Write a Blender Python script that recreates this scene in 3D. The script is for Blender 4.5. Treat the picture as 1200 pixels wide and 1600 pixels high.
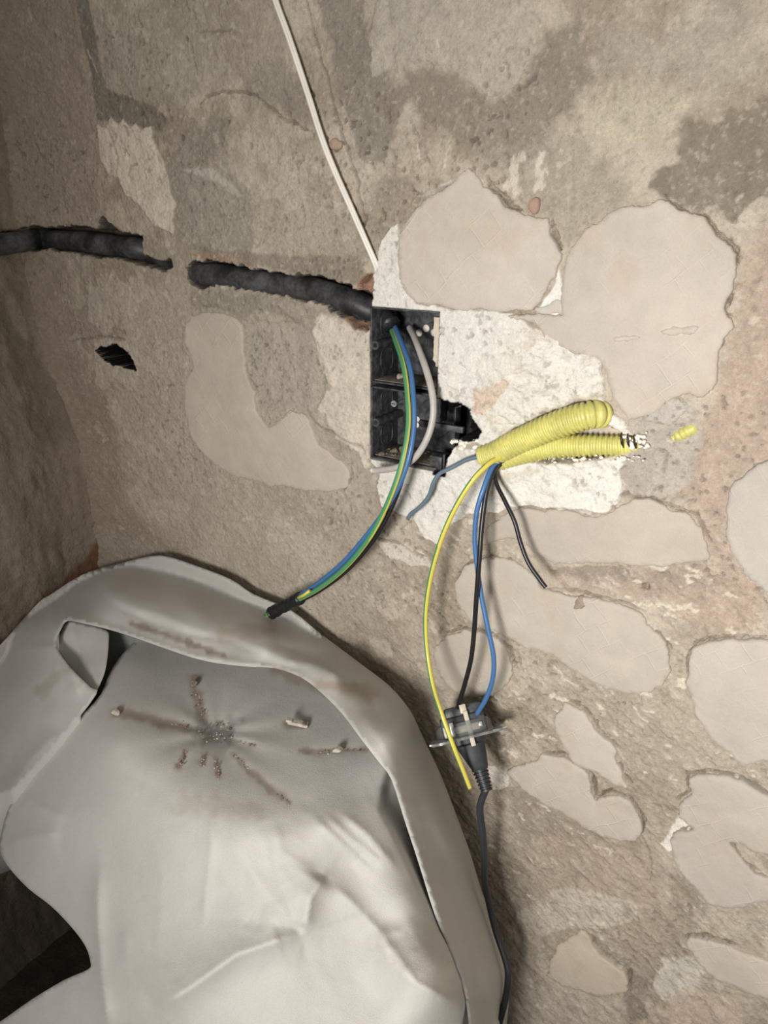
import bpy, bmesh, math, random
import numpy as np
from mathutils import Vector, Matrix
from mathutils.geometry import delaunay_2d_cdt
random.seed(5)
for o in list(bpy.data.objects): bpy.data.objects.remove(o)
S = bpy.context.scene
COL = S.collection

# ------------------------------------------------------------------ camera
F = 1155.0
YAW, PITCH = math.radians(33), math.radians(22)
CAM = np.array([0.0, -0.5705, 1.0])
FW = np.array([-math.sin(YAW)*math.cos(PITCH), math.cos(YAW)*math.cos(PITCH), -math.sin(PITCH)])
RT = np.array([math.cos(YAW), math.sin(YAW), 0.0])
UP = np.cross(RT, FW)
cd = bpy.data.cameras.new('camera'); cam = bpy.data.objects.new('camera', cd); COL.objects.link(cam)
cd.sensor_fit = 'VERTICAL'; cd.sensor_height = 36; cd.lens = 36*F/1600; cd.clip_start = 0.01
cam.matrix_world = Matrix(((RT[0], UP[0], -FW[0], CAM[0]), (RT[1], UP[1], -FW[1], CAM[1]), (RT[2], UP[2], -FW[2], CAM[2]), (0, 0, 0, 1)))
S.camera = cam
# ------------------------------------------------------------------ light
W = bpy.data.worlds.new('world'); S.world = W; W.use_nodes = True
W.node_tree.nodes['Background'].inputs[0].default_value = (1.0, 0.97, 0.93, 1)
W.node_tree.nodes['Background'].inputs[1].default_value = 0.40
def area(name, loc, target, size, power, col):
    l = bpy.data.lights.new(name, 'AREA'); l.size = size; l.energy = power; l.color = col; l.shape = 'DISK'
    o = bpy.data.objects.new(name, l); COL.objects.link(o); o.location = loc
    o.rotation_euler = (Vector(target)-Vector(loc)).to_track_quat('-Z', 'Y').to_euler(); return o
lamp = area('key_lamp', (-0.04, -1.20, 0.93), (0.0, 0.0, 0.76), 0.28, 5.7, (1.0, 0.975, 0.945)); lamp.data.spread = math.radians(92)  # unseen lamp; aim and spread shaped so the lower left falls dark
S.view_settings.view_transform = 'Standard'; S.view_settings.look = 'None'; S.view_settings.gamma = 1
S.view_settings.use_curve_mapping = False
S.view_settings.exposure = 0.0

# ------------------------------------------------------------------ geometry helpers
def ray(px, py):
    return FW + RT*((px-600)/F) - UP*((py-800)/F)
def wp(px, py, off=0.0):                  # point `off` metres in front of the back wall seen at a pixel
    d = ray(px, py); return CAM + d*((-off-CAM[1])/d[1])
def lp(px, py, x):                        # point on the vertical plane x
    d = ray(px, py); return CAM + d*((x-CAM[0])/d[0])
def sp(px, py, s): return CAM + ray(px, py)*s
def lin(c):
    c = np.asarray(c, float)/255.0
    return np.where(c <= .04045, c/12.92, ((c+.055)/1.055)**2.4)
def grey(c, k=.30, g=1.0): c = np.asarray(c, float); m = c.mean(-1, keepdims=True); return (c*(1-k)+m*k)*g
def hash2(ix, iy, seed):
    h = (ix.astype(np.int64)*374761393 + iy.astype(np.int64)*668265263 + seed*1442695041) & 0x7fffffff
    h = ((h ^ (h >> 13))*1274126177) & 0x7fffffff
    h = ((h ^ (h >> 16))*2246822519) & 0x7fffffff
    return ((h ^ (h >> 15)) & 0xffffff)/float(0xffffff)
def vnoise(x, y, seed):
    ix = np.floor(x); iy = np.floor(y); fx = x-ix; fy = y-iy
    fx = fx*fx*fx*(fx*(fx*6-15)+10); fy = fy*fy*fy*(fy*(fy*6-15)+10)
    a = hash2(ix, iy, seed); b = hash2(ix+1, iy, seed); c = hash2(ix, iy+1, seed); d = hash2(ix+1, iy+1, seed)
    return (a*(1-fx)+b*fx)*(1-fy)+(c*(1-fx)+d*fx)*fy
def fbm(x, y, scale, octv=4, seed=0, gain=.5):       # about -1..1, feature size `scale` metres
    r = np.zeros(np.shape(x)); a = 1; t = 0
    for k in range(octv):
        q = 2.03**k/scale; cs, sn = math.cos(k*.7+seed), math.sin(k*.7+seed)
        r += a*(vnoise((x*cs-y*sn)*q+13.7*k, (x*sn+y*cs)*q-7.1*k, seed+k*17)*2-1); t += a; a *= gain
    return r/t*1.5
def sstep(a, b, x):
    t = np.clip((x-a)/(b-a), 0, 1); return t*t*(3-2*t)
def seg_dist(X, Y, P, closed):
    """distance to polyline, arclength fraction of the nearest point, side sign"""
    D = np.full(np.shape(X), 1e9); sg = np.zeros(np.shape(X)); ar = np.zeros(np.shape(X))
    n = len(P); m = n if closed else n-1
    L = 0; tot = sum(math.dist(P[i], P[(i+1) % n]) for i in range(m))
    for i in range(m):
        ax, ay = P[i]; bx, by = P[(i+1) % n]; dx, dy = bx-ax, by-ay; l2 = dx*dx+dy*dy+1e-18
        t = np.clip(((X-ax)*dx+(Y-ay)*dy)/l2, 0, 1)
        d = np.hypot(X-ax-t*dx, Y-ay-t*dy); c = dx*(Y-ay)-dy*(X-ax)
        k = d < D; D = np.where(k, d, D); sg = np.where(k, np.sign(c), sg)
        ar = np.where(k, (L+t*math.sqrt(l2))/tot, ar); L += math.sqrt(l2)
    return D, ar, sg
def inside(X, Y, P):
    r = np.zeros(np.shape(X), bool); n = len(P)
    for i in range(n):
        ax, ay = P[i]; bx, by = P[(i+1) % n]
        if ay == by: continue
        r ^= ((ay > Y) != (by > Y)) & (X < (bx-ax)*(Y-ay)/(by-ay)+ax)
    return r
def sdf(X, Y, P):                                    # negative inside
    d, _, _ = seg_dist(X, Y, P, True); return np.where(inside(X, Y, P), -d, d)

def new_obj(name, verts, faces, mats, parent=None, smooth=True, midx=None, col=None):
    me = bpy.data.meshes.new(name)
    if isinstance(faces, np.ndarray):
        nf, k = faces.shape
        me.vertices.add(len(verts)); me.vertices.foreach_set('co', np.asarray(verts, np.float32).ravel())
        me.loops.add(nf*k); me.loops.foreach_set('vertex_index', faces.ravel().astype(np.int32))
        me.polygons.add(nf); me.polygons.foreach_set('loop_start', np.arange(0, nf*k, k, dtype=np.int32))
        me.update(calc_edges=True)
    else:
        me.from_pydata([tuple(map(float, v)) for v in verts], [], [tuple(map(int, f)) for f in faces])
    if not isinstance(mats, (list, tuple)): mats = [mats]
    for m in mats: me.materials.append(m)
    if midx is not None: me.polygons.foreach_set('material_index', np.asarray(midx, np.int32))
    if smooth: me.polygons.foreach_set('use_smooth', np.ones(len(me.polygons), bool))
    if col is not None:
        a = me.color_attributes.new('Col', 'FLOAT_COLOR', 'POINT')
        c = np.ones((len(me.vertices), 4), np.float32); c[:, :3] = col; a.data.foreach_set('color', c.ravel())
    me.validate(); me.update()
    o = bpy.data.objects.new(name, me); COL.objects.link(o)
    if parent: o.parent = parent
    return o
def tag(o, label, cat, group=None, kind=None):
    o['label'] = label; o['category'] = cat
    if group: o['group'] = group
    if kind: o['kind'] = kind
    return o
def empty(name, label, cat, loc=(0, 0, 0), group=None):
    o = bpy.data.objects.new(name, None); COL.objects.link(o); o.location = loc; o.empty_display_size = .02
    bpy.context.view_layer.update()
    return tag(o, label, cat, group)
def under(o, root):            # parent while keeping world placement (root has only a location)
    o.parent = root; o.matrix_parent_inverse = Matrix.Translation(root.location).inverted(); return o
class MB:
    def __init__(s): s.v = []; s.f = []; s.m = []
    def add(s, v, f, m=0):
        n = len(s.v); s.v += [tuple(map(float, p)) for p in v]; s.f += [tuple(int(i)+n for i in q) for q in f]; s.m += [m]*len(f)
    def box(s, a, b, m=0, M=None, bev=0.0):
        bm = bmesh.new(); bmesh.ops.create_cube(bm, size=1)
        a = Vector(a); b = Vector(b)
        for v in bm.verts: v.co = Vector([(a[i]+b[i])/2+v.co[i]*(b[i]-a[i]) for i in range(3)])
        if bev: bmesh.ops.bevel(bm, geom=bm.edges[:], offset=bev, segments=2, affect='EDGES', profile=.5)
        if M is not None: bm.transform(M)
        bm.verts.index_update()
        s.add([v.co[:] for v in bm.verts], [[v.index for v in f.verts] for f in bm.faces], m); bm.free()
    def tube(s, P, r, n=12, m=0, cap=True, mfun=None, flat=None, tw=0.0):
        P = np.asarray(P, float); k = len(P)
        r = np.full(k, r) if np.isscalar(r) else np.asarray(r)
        T = np.gradient(P, axis=0); T /= np.linalg.norm(T, axis=1)[:, None]+1e-12
        ref = np.array([0, 0, 1.0]) if abs(T[0][2]) < .9 else np.array([0, 1.0, 0])
        N = np.cross(T[0], ref); N /= np.linalg.norm(N); V = []
        for i in range(k):
            N = N-T[i]*N.dot(T[i]); N /= np.linalg.norm(N); B = np.cross(T[i], N)
            for j in range(n):
                a = 2*math.pi*j/n + tw*i
                V.append(P[i]+r[i]*(math.cos(a)*N+(flat or 1)*math.sin(a)*B))
        Fc = []; M_ = []
        for i in range(k-1):
            for j in range(n):
                Fc.append((i*n+j, i*n+(j+1) % n, (i+1)*n+(j+1) % n, (i+1)*n+j)); M_.append(mfun(i/(k-1), (V[i*n+j]+V[i*n+(j+1) % n])/2-P[i]) if mfun else m)
        if cap: Fc += [tuple(range(n))[::-1], tuple(range((k-1)*n, k*n))]; M_ += [m, m]
        b = len(s.v); s.v += [tuple(v) for v in V]; s.f += [tuple(q+b for q in f) for f in Fc]; s.m += M_
    def build(s, name, mats, root=None, smooth=True, angle=None):
        o = new_obj(name, s.v, s.f, mats, None, smooth, s.m)
        if angle is not None:
            bm = bmesh.new(); bm.from_mesh(o.data)
            for e in bm.edges:
                if len(e.link_faces) != 2 or e.calc_face_angle(0) > angle: e.smooth = False
            bm.to_mesh(o.data); bm.free()
        if root is not None: under(o, root)
        return o
def spline(P, n=12):
    P = [np.asarray(p, float) for p in P]; P = [2*P[0]-P[1]]+P+[2*P[-1]-P[-2]]; out = []
    for i in range(1, len(P)-2):
        a, b, c, d = P[i-1:i+3]
        for k in range(n):
            t = k/n; out.append(.5*((2*b)+(c-a)*t+(2*a-5*b+4*c-d)*t*t+(3*b-a-3*c+d)*t**3))
    out.append(P[-2]); return np.array(out)

# ------------------------------------------------------------------ materials
def mat(name, col=(128, 128, 128), rough=.6, metal=0, attr=False, noise=None, bump=None, spec=.5, trans=0, alpha=1, sheen=0):
    m = bpy.data.materials.new(name); m.use_nodes = True; nt = m.node_tree; N = nt.nodes; L = nt.links
    b = N['Principled BSDF']; b.inputs['Roughness'].default_value = rough; b.inputs['Metallic'].default_value = metal
    b.inputs['Specular IOR Level'].default_value = spec; b.inputs['Transmission Weight'].default_value = trans
    b.inputs['Alpha'].default_value = alpha; b.inputs['Sheen Weight'].default_value = sheen
    tc = N.new('ShaderNodeTexCoord')
    src = None
    if attr:
        a = N.new('ShaderNodeAttribute'); a.attribute_name = 'Col'; src = a.outputs['Color']
    else:
        r = N.new('ShaderNodeRGB'); r.outputs[0].default_value = (*lin(col), 1); src = r.outputs[0]
    for sc, lo, hi, *w in (noise or []):          # multiplies the colour by a noise between lo and hi
        t = N.new('ShaderNodeTexNoise'); t.inputs['Scale'].default_value = sc; t.inputs['Detail'].default_value = 5
        t.inputs['Roughness'].default_value = .6
        L.new(tc.outputs['Object'], t.inputs['Vector'])
        mr = N.new('ShaderNodeMapRange'); mr.inputs[1].default_value = w[0] if w else .35; mr.inputs[2].default_value = w[1] if w else .65
        mr.inputs[3].default_value = lo; mr.inputs[4].default_value = hi
        L.new(t.outputs['Fac'], mr.inputs[0])
        mx = N.new('ShaderNodeVectorMath'); mx.operation = 'SCALE'; L.new(src, mx.inputs[0]); L.new(mr.outputs[0], mx.inputs['Scale'])
        src = mx.outputs[0]
    L.new(src, b.inputs['Base Color'])
    prev = None
    for sc, dist in (bump or []):
        t = N.new('ShaderNodeTexNoise'); t.inputs['Scale'].default_value = sc; t.inputs['Detail'].default_value = 4
        L.new(tc.outputs['Object'], t.inputs['Vector'])
        bp = N.new('ShaderNodeBump'); bp.inputs['Distance'].default_value = dist; bp.inputs['Strength'].default_value = 1
        L.new(t.outputs['Fac'], bp.inputs['Height'])
        if prev: L.new(prev, bp.inputs['Normal'])
        prev = bp.outputs[0]
    if prev: L.new(prev, b.inputs['Normal'])
    return m
def lattice(m, scale, rot, amt, bump):
    """faint light ribs of the tile backs, printed in the adhesive"""
    nt = m.node_tree; N = nt.nodes; L = nt.links; b = N['Principled BSDF']
    tc = N.new('ShaderNodeTexCoord'); mp = N.new('ShaderNodeMapping'); mp.inputs['Rotation'].default_value = (math.pi/2, 0, 0)
    L.new(tc.outputs['Object'], mp.inputs['Vector'])
    mp2 = N.new('ShaderNodeMapping'); mp2.inputs['Rotation'].default_value = (0, 0, rot); L.new(mp.outputs[0], mp2.inputs['Vector'])
    nz = N.new('ShaderNodeTexNoise'); nz.inputs['Scale'].default_value = 25; L.new(mp2.outputs[0], nz.inputs['Vector'])
    mxv = N.new('ShaderNodeMix'); mxv.data_type = 'VECTOR'; mxv.inputs[0].default_value = .012
    L.new(mp2.outputs[0], mxv.inputs[4]); L.new(nz.outputs['Color'], mxv.inputs[5])
    br = N.new('ShaderNodeTexBrick'); br.inputs['Scale'].default_value = scale; br.inputs['Mortar Size'].default_value = .025
    br.inputs['Mortar Smooth'].default_value = .6; br.inputs['Row Height'].default_value = .5; br.inputs['Brick Width'].default_value = .55
    L.new(mxv.outputs[1], br.inputs['Vector'])
    n2 = N.new('ShaderNodeTexNoise'); n2.inputs['Scale'].default_value = 22; n2.inputs['Detail'].default_value = 3; L.new(tc.outputs['Object'], n2.inputs['Vector'])
    mr = N.new('ShaderNodeMapRange'); mr.inputs[1].default_value = .5; mr.inputs[2].default_value = .62; L.new(n2.outputs['Fac'], mr.inputs[0])
    mu = N.new('ShaderNodeMath'); mu.operation = 'MULTIPLY'; L.new(br.outputs['Fac'], mu.inputs[0]); L.new(mr.outputs[0], mu.inputs[1])
    s = N.new('ShaderNodeMath'); s.operation = 'MULTIPLY_ADD'; s.inputs[1].default_value = amt; s.inputs[2].default_value = 1; L.new(mu.outputs[0], s.inputs[0])
    old = b.inputs['Base Color'].links[0].from_socket
    sc = N.new('ShaderNodeVectorMath'); sc.operation = 'SCALE'; L.new(old, sc.inputs[0]); L.new(s.outputs[0], sc.inputs['Scale']); L.new(sc.outputs[0], b.inputs['Base Color'])
    bp = N.new('ShaderNodeBump'); bp.inputs['Distance'].default_value = bump; L.new(mu.outputs[0], bp.inputs['Height'])
    if b.inputs['Normal'].links: L.new(b.inputs['Normal'].links[0].from_socket, bp.inputs['Normal'])
    L.new(bp.outputs[0], b.inputs['Normal'])
M_wall = mat('rough_plaster', attr=True, rough=.92, spec=.2, noise=[(110, .93, 1.05), (420, .91, 1.06), (1700, .9, 1.08)], bump=[(70, .0022), (260, .0013), (900, .0006)])
M_patch = mat('adhesive', attr=True, rough=.85, spec=.25, noise=[(60, .96, 1.03), (900, .95, 1.03)], bump=[(160, .0006), (900, .00025)])
lattice(M_patch, 26, .75, .10, .0003)
M_black = mat('black_plastic', (26, 27, 29), .45, noise=[(120, .7, 1.9)], bump=[(400, .0004)])
M_box = mat('box_plastic', (60, 61, 63), .5, noise=[(140, .55, 2.2, .42, .75)], bump=[(500, .0002)])
M_dustyblack = mat('dusty_black_tube', (56, 56, 57), .5, noise=[(38, .4, 2.2, .42, .68), (300, .75, 1.25)], bump=[(200, .0004)])
M_debris = mat('grey_dust', (120, 108, 95), .95, noise=[(300, .7, 1.3)], bump=[(500, .001)])
M_yel = mat('yellow_corrugated', (196, 190, 108), .42, noise=[(45, .84, 1.1), (300, .9, 1.06)], bump=[(300, .0003)])
M_blue = mat('blue_pvc', (62, 104, 152), .38)
M_blk = mat('black_pvc', (24, 24, 27), .4)
M_green = mat('green_pvc', (70, 136, 92), .4)
M_yw = mat('yellow_pvc', (204, 190, 78), .4)
M_greyw = mat('grey_pvc', (172, 166, 160), .45, noise=[(80, .88, 1.05)])
M_bluegrey = mat('bluegrey_pvc', (92, 110, 122), .45, noise=[(80, .9, 1.1)])
M_white = mat('white_pvc', (226, 220, 208), .4, noise=[(60, .93, 1.03)])
M_tape = mat('black_tape', (28, 28, 30), .38, bump=[(260, .0008)])
M_copper = mat('copper', (190, 120, 70), .3, 1)
M_chrome = mat('metal', (205, 205, 205), .25, .7)
M_cream = mat('cream_plastic', (196, 184, 166), .5, noise=[(100, .85, 1.05)])
M_clear = mat('smoky_clear_plastic', (190, 196, 196), .18, trans=.75, alpha=.75)
M_cord = mat('cord_rubber', (44, 47, 52), .5, noise=[(80, .85, 1.1)])
M_plug = mat('plug_rubber', (40, 41, 45), .48, noise=[(90, .8, 1.3)])
M_gyp = mat('gypsum', (226, 221, 208), .9, noise=[(120, .93, 1.03)], bump=[(200, .001), (700, .0004)])
M_chip = mat('chip', (190, 180, 165), .9, noise=[(200, .75, 1.1)], bump=[(300, .0008)])
M_brick = mat('orange_brick_chip', (138, 104, 82), .9, noise=[(200, .8, 1.1)], bump=[(300, .0008)])
M_floor = mat('dirty_floor', (70, 60, 48), .95, noise=[(30, .7, 1.2), (400, .8, 1.2)], bump=[(200, .002)])
M_sheet = mat('nonwoven_sheet', attr=True, rough=.5, spec=.35, noise=[(1400, .93, 1.05), (9, .95, 1.04)], bump=[(1300, .00035), (45, .0006)], sheen=.1)
nt = M_sheet.node_tree; b = nt.nodes['Principled BSDF']; tr = nt.nodes.new('ShaderNodeBsdfTranslucent'); mx = nt.nodes.new('ShaderNodeMixShader')
nt.links.new(b.inputs['Base Color'].links[0].from_socket, tr.inputs['Color']); mx.inputs[0].default_value = .2
nt.links.new(b.outputs[0], mx.inputs[1]); nt.links.new(tr.outputs[0], mx.inputs[2])
nt.links.new(mx.outputs[0], nt.nodes['Material Output'].inputs['Surface'])

# ------------------------------------------------------------------ wall outlines (as seen, laid back onto the wall plane)
def W2(P): return [tuple(wp(x, y)[[0, 2]]) for x, y in P]
XB0, XB1, ZB0, ZB1 = -0.3843, -0.3125, 0.7800, 0.9222          # the double socket box
GROOVE1 = [(20, 362), (60, 352), (75, 355), (110, 352), (150, 356), (153, 340), (160, 336), (167, 348), (185, 362), (221, 368), (221, 398), (250, 408), (266, 404), (269, 416), (258, 425), (225, 416), (180, 404), (140, 400), (80, 390), (20, 394)]
GROOVE2 = [(290, 418), (300, 410), (318, 407), (360, 412), (400, 420), (440, 428), (470, 429), (500, 432), (540, 444), (570, 455), (584, 462), (584, 500), (575, 512), (555, 502), (540, 498), (520, 486), (490, 470), (470, 468), (430, 460), (370, 450), (330, 446), (318, 451), (300, 446), (292, 436)]
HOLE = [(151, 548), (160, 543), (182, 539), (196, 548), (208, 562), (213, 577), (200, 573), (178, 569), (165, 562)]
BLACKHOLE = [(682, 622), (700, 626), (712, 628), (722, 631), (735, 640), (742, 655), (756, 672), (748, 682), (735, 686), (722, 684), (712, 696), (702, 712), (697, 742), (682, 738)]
YCH = [(745, 700), (770, 690), (810, 665), (850, 645), (900, 628), (935, 622), (950, 640), (948, 662), (975, 676), (1000, 684), (1002, 704), (975, 712), (900, 722), (850, 724), (800, 722), (770, 730), (750, 722)]
WHITE = [(590, 420), (594, 388), (604, 372), (614, 358), (622, 350), (626, 368), (624, 400), (632, 446), (650, 472), (690, 478), (730, 484), (800, 488), (835, 510), (870, 525), (905, 548), (940, 562), (946, 640), (975, 655), (985, 675), (1000, 690), (980, 715), (968, 740), (976, 765), (965, 785), (945, 800), (925, 803), (890, 795), (850, 792), (800, 790), (775, 800), (740, 800), (700, 820), (690, 850), (665, 838), (645, 810), (600, 790), (592, 760), (596, 735), (583, 722), (583, 480), (582, 430)]
CREAM = [(490, 520), (505, 490), (545, 505), (560, 515), (585, 520), (585, 720), (575, 735), (562, 705), (530, 680), (498, 640), (515, 600), (500, 560)]
COLOURS = [   # outline, colour, strength, edge softness m, edge noise m, height m
    # broad tones
    ([(-80, -80), (140, -80), (150, 150), (160, 300), (120, 420), (120, 520), (180, 640), (200, 760), (300, 900), (100, 1000), (-80, 1000)], (150, 131, 108), .75, .03, .02, 0),  # left strip browner: some of the light falloff put into the colour
    ([(280, 380), (440, 420), (560, 480), (600, 520), (600, 1000), (450, 950), (300, 880), (230, 700), (230, 520)], (170, 156, 136), .5, .03, .02, 0),
    ([(1150, 380), (1290, 300), (1290, 700), (1150, 740), (1135, 830), (1190, 920), (1200, 990), (1090, 990), (1050, 960), (1000, 940), (900, 920), (850, 915), (860, 890), (1000, 885), (1110, 880), (1100, 830), (1060, 780), (1000, 740), (1000, 700), (1100, 640), (1125, 580), (1150, 500)], (172, 146, 124), .85, .008, .01, -.001),
    ([(800, 930), (860, 990), (1080, 1100), (1060, 1230), (1060, 1480), (900, 1640), (780, 1640), (760, 1400), (780, 1240), (900, 1050)], (160, 144, 122), .5, .02, .015, 0),
    ([(840, 1300), (1010, 1330), (1060, 1430), (1050, 1480), (990, 1500), (830, 1400), (790, 1350)], (172, 150, 126), .6, .012, .012, 0),
    # stains at the top
    ([(490, -30), (565, -30), (572, 60), (612, 110), (622, 190), (600, 265), (560, 250), (548, 200), (530, 150), (520, 80), (500, 30)], (133, 123, 107), .8, .003, .006, 0),
    ([(640, 105), (700, 110), (720, 125), (775, 155), (828, 112), (842, 40), (905, 35), (928, 120), (905, 170), (862, 190), (858, 255), (800, 262), (720, 232), (640, 170), (605, 200), (600, 150)], (136, 123, 105), .85, .006, .008, 0),
    ([(690, -40), (830, -40), (838, 40), (825, 105), (792, 140), (770, 152), (735, 135), (700, 100), (640, 100), (580, 120), (575, 60), (600, -30)], (172, 161, 143), .8, .001, .004, .0012),
    ([(1000, 300), (1012, 272), (1060, 245), (1048, 205), (1075, 175), (1110, 195), (1130, 180), (1200, 150), (1290, 140), (1290, 290), (1180, 300), (1150, 345), (1110, 335), (1035, 303)], (126, 113, 94), .9, .002, .008, -.0008),
    ([(895, 150), (980, 120), (1080, 150), (1060, 230), (1000, 270), (950, 250), (890, 200)], (184, 170, 142), .75, .012, .012, 0),
    ([(940, 40), (1030, 60), (1080, 0), (1180, -20), (1200, 120), (1100, 160), (1000, 110), (930, 120)], (166, 154, 134), .6, .012, .012, 0),
    ([(760, 230), (900, 210), (960, 260), (1000, 310), (920, 350), (885, 395), (860, 340), (780, 290)], (158, 147, 124), .7, .006, .01, 0),
    ([(112, -30), (132, -30), (150, 70), (163, 140), (200, 150), (240, 165), (263, 185), (250, 205), (228, 200), (170, 192), (150, 185), (140, 120), (125, 40)], (122, 112, 95), .9, .002, .003, 0),
    ([(390, 110), (440, 85), (470, 130), (485, 200), (455, 190), (430, 165), (405, 160), (380, 150), (350, 200), (330, 250), (290, 260), (265, 240), (290, 200), (360, 180)], (140, 130, 114), .65, .004, .006, 0),
    ([(240, 260), (270, 250), (310, 265), (350, 250), (390, 300), (400, 390), (330, 395), (275, 370), (280, 320), (262, 290)], (150, 140, 123), .7, .004, .006, 0),
    ([(320, 200), (345, 195), (355, 170), (352, 240), (358, 262), (330, 255), (310, 220)], (134, 124, 108), .6, .004, .004, 0),
    ([(190, 10), (300, -20), (440, -20), (450, 80), (380, 130), (260, 170), (200, 145), (160, 110)], (160, 147, 127), .6, .006, .008, .0008),
    ([(290, 380), (420, 395), (560, 400), (585, 450), (540, 440), (440, 425), (320, 405)], (134, 120, 102), .7, .003, .004, 0),
    ([(295, 395), (345, 395), (400, 412), (360, 410), (318, 406)], (170, 128, 96), .8, .002, .002, 0),
    ([(300, 455), (400, 458), (480, 475), (520, 492), (470, 500), (410, 485), (380, 500), (340, 480), (300, 478)], (150, 138, 119), .9, .003, .004, .0016),
    ([(385, 500), (470, 500), (500, 540), (515, 600), (495, 650), (450, 640), (410, 640), (392, 590)], (166, 154, 136), .8, .003, .004, -.0015),
    # pale flakes
    ([(150, 195), (163, 200), (172, 184), (183, 196), (192, 186), (201, 200), (212, 192), (220, 204), (236, 197), (238, 222), (250, 240), (262, 272), (266, 300), (275, 318), (270, 345), (272, 370), (262, 362), (238, 350), (215, 320), (196, 305), (186, 280), (170, 272), (158, 262), (152, 225)], (206, 188, 164), 1, .0008, .0022, .0012),
    ([(175, 330), (186, 310), (196, 345), (206, 365), (190, 362), (178, 350)], (190, 170, 145), .9, .001, .002, .0006),
    ([(137, 460), (160, 450), (172, 420), (186, 440), (202, 448), (203, 495), (180, 500), (165, 528), (150, 510), (137, 500)], (178, 162, 140), .9, .001, .003, .0008),
    ([(146, 535), (165, 528), (190, 533), (213, 545), (216, 590), (205, 612), (190, 600), (180, 590), (165, 612), (152, 602), (150, 570)], (182, 166, 144), .9, .001, .003, .0008),
    ([(160, 815), (180, 825), (230, 850), (280, 870), (240, 880), (180, 890), (160, 860)], (160, 146, 128), .9, .002, .003, .001),
    ([(285, 265), (330, 262), (362, 285), (378, 305), (366, 308), (345, 290), (310, 275)], (196, 186, 170), .55, .002, .002, 0),
    (CREAM, (205, 190, 168), .9, .003, .006, .0012),
    # rubbed-out mortar right of the white plaster
    ([(948, 700), (985, 655), (1030, 640), (1050, 622), (1078, 620), (1088, 650), (1096, 680), (1080, 760), (1030, 780), (985, 775), (968, 740)], (168, 156, 140), .95, .002, .004, .0008),
    ([(1005, 640), (1045, 622), (1060, 618), (1075, 640), (1050, 662), (1010, 655)], (172, 163, 150), .8, .001, .002, .002),
    ([(1045, 865), (1100, 880), (1120, 930), (1060, 925), (985, 915), (980, 890)], (158, 138, 118), .7, .004, .006, 0),
    ([(850, 890), (900, 884), (985, 884), (978, 910), (920, 915), (905, 905)], (150, 132, 114), .9, .001, .003, -.001),
    ([(874, 422), (866, 445), (850, 470), (838, 490), (882, 492), (880, 450)], (222, 216, 204), 1, .0006, .0008, .0005),
    # pale smears bottom right
    ([(850, 1400), (880, 1385), (950, 1400), (1003, 1415), (990, 1445), (940, 1455), (890, 1450), (830, 1470), (800, 1430)], (190, 176, 154), .85, .002, .005, .001),
    ([(1050, 1290), (1065, 1265), (1083, 1290), (1070, 1310), (1045, 1335), (1030, 1320)], (218, 210, 194), .9, .001, .004, .001),
    ([(1035, 1500), (1080, 1495), (1105, 1520), (1080, 1560), (1040, 1570), (1020, 1540)], (200, 190, 172), .8, .002, .005, .001),
    ([(1000, 1590), (1060, 1540), (1150, 1560), (1180, 1640), (1000, 1640)], (190, 165, 140), .8, .003, .005, .001),
    ([(780, 1440), (850, 1470), (860, 1520), (940, 1560), (985, 1552), (970, 1640), (780, 1640), (795, 1520)], (186, 172, 150), .75, .003, .006, .0006),
    ([(980, 1520), (1010, 1530), (1012, 1590), (985, 1600), (975, 1560)], (140, 126, 108), .8, .002, .003, 0),
    ([(590, 845), (630, 845), (665, 865), (680, 885), (640, 880), (610, 870)], (206, 194, 174), .85, .001, .003, .001),
    ([(760, 1200), (790, 1195), (795, 1230), (770, 1235)], (214, 204, 188), .8, .001, .003, .001),
    ([(700, 290), (725, 275), (735, 268), (665, 300), (655, 320), (660, 305)], (176, 172, 160), .9, .001, .001, .0012),
]
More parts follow.
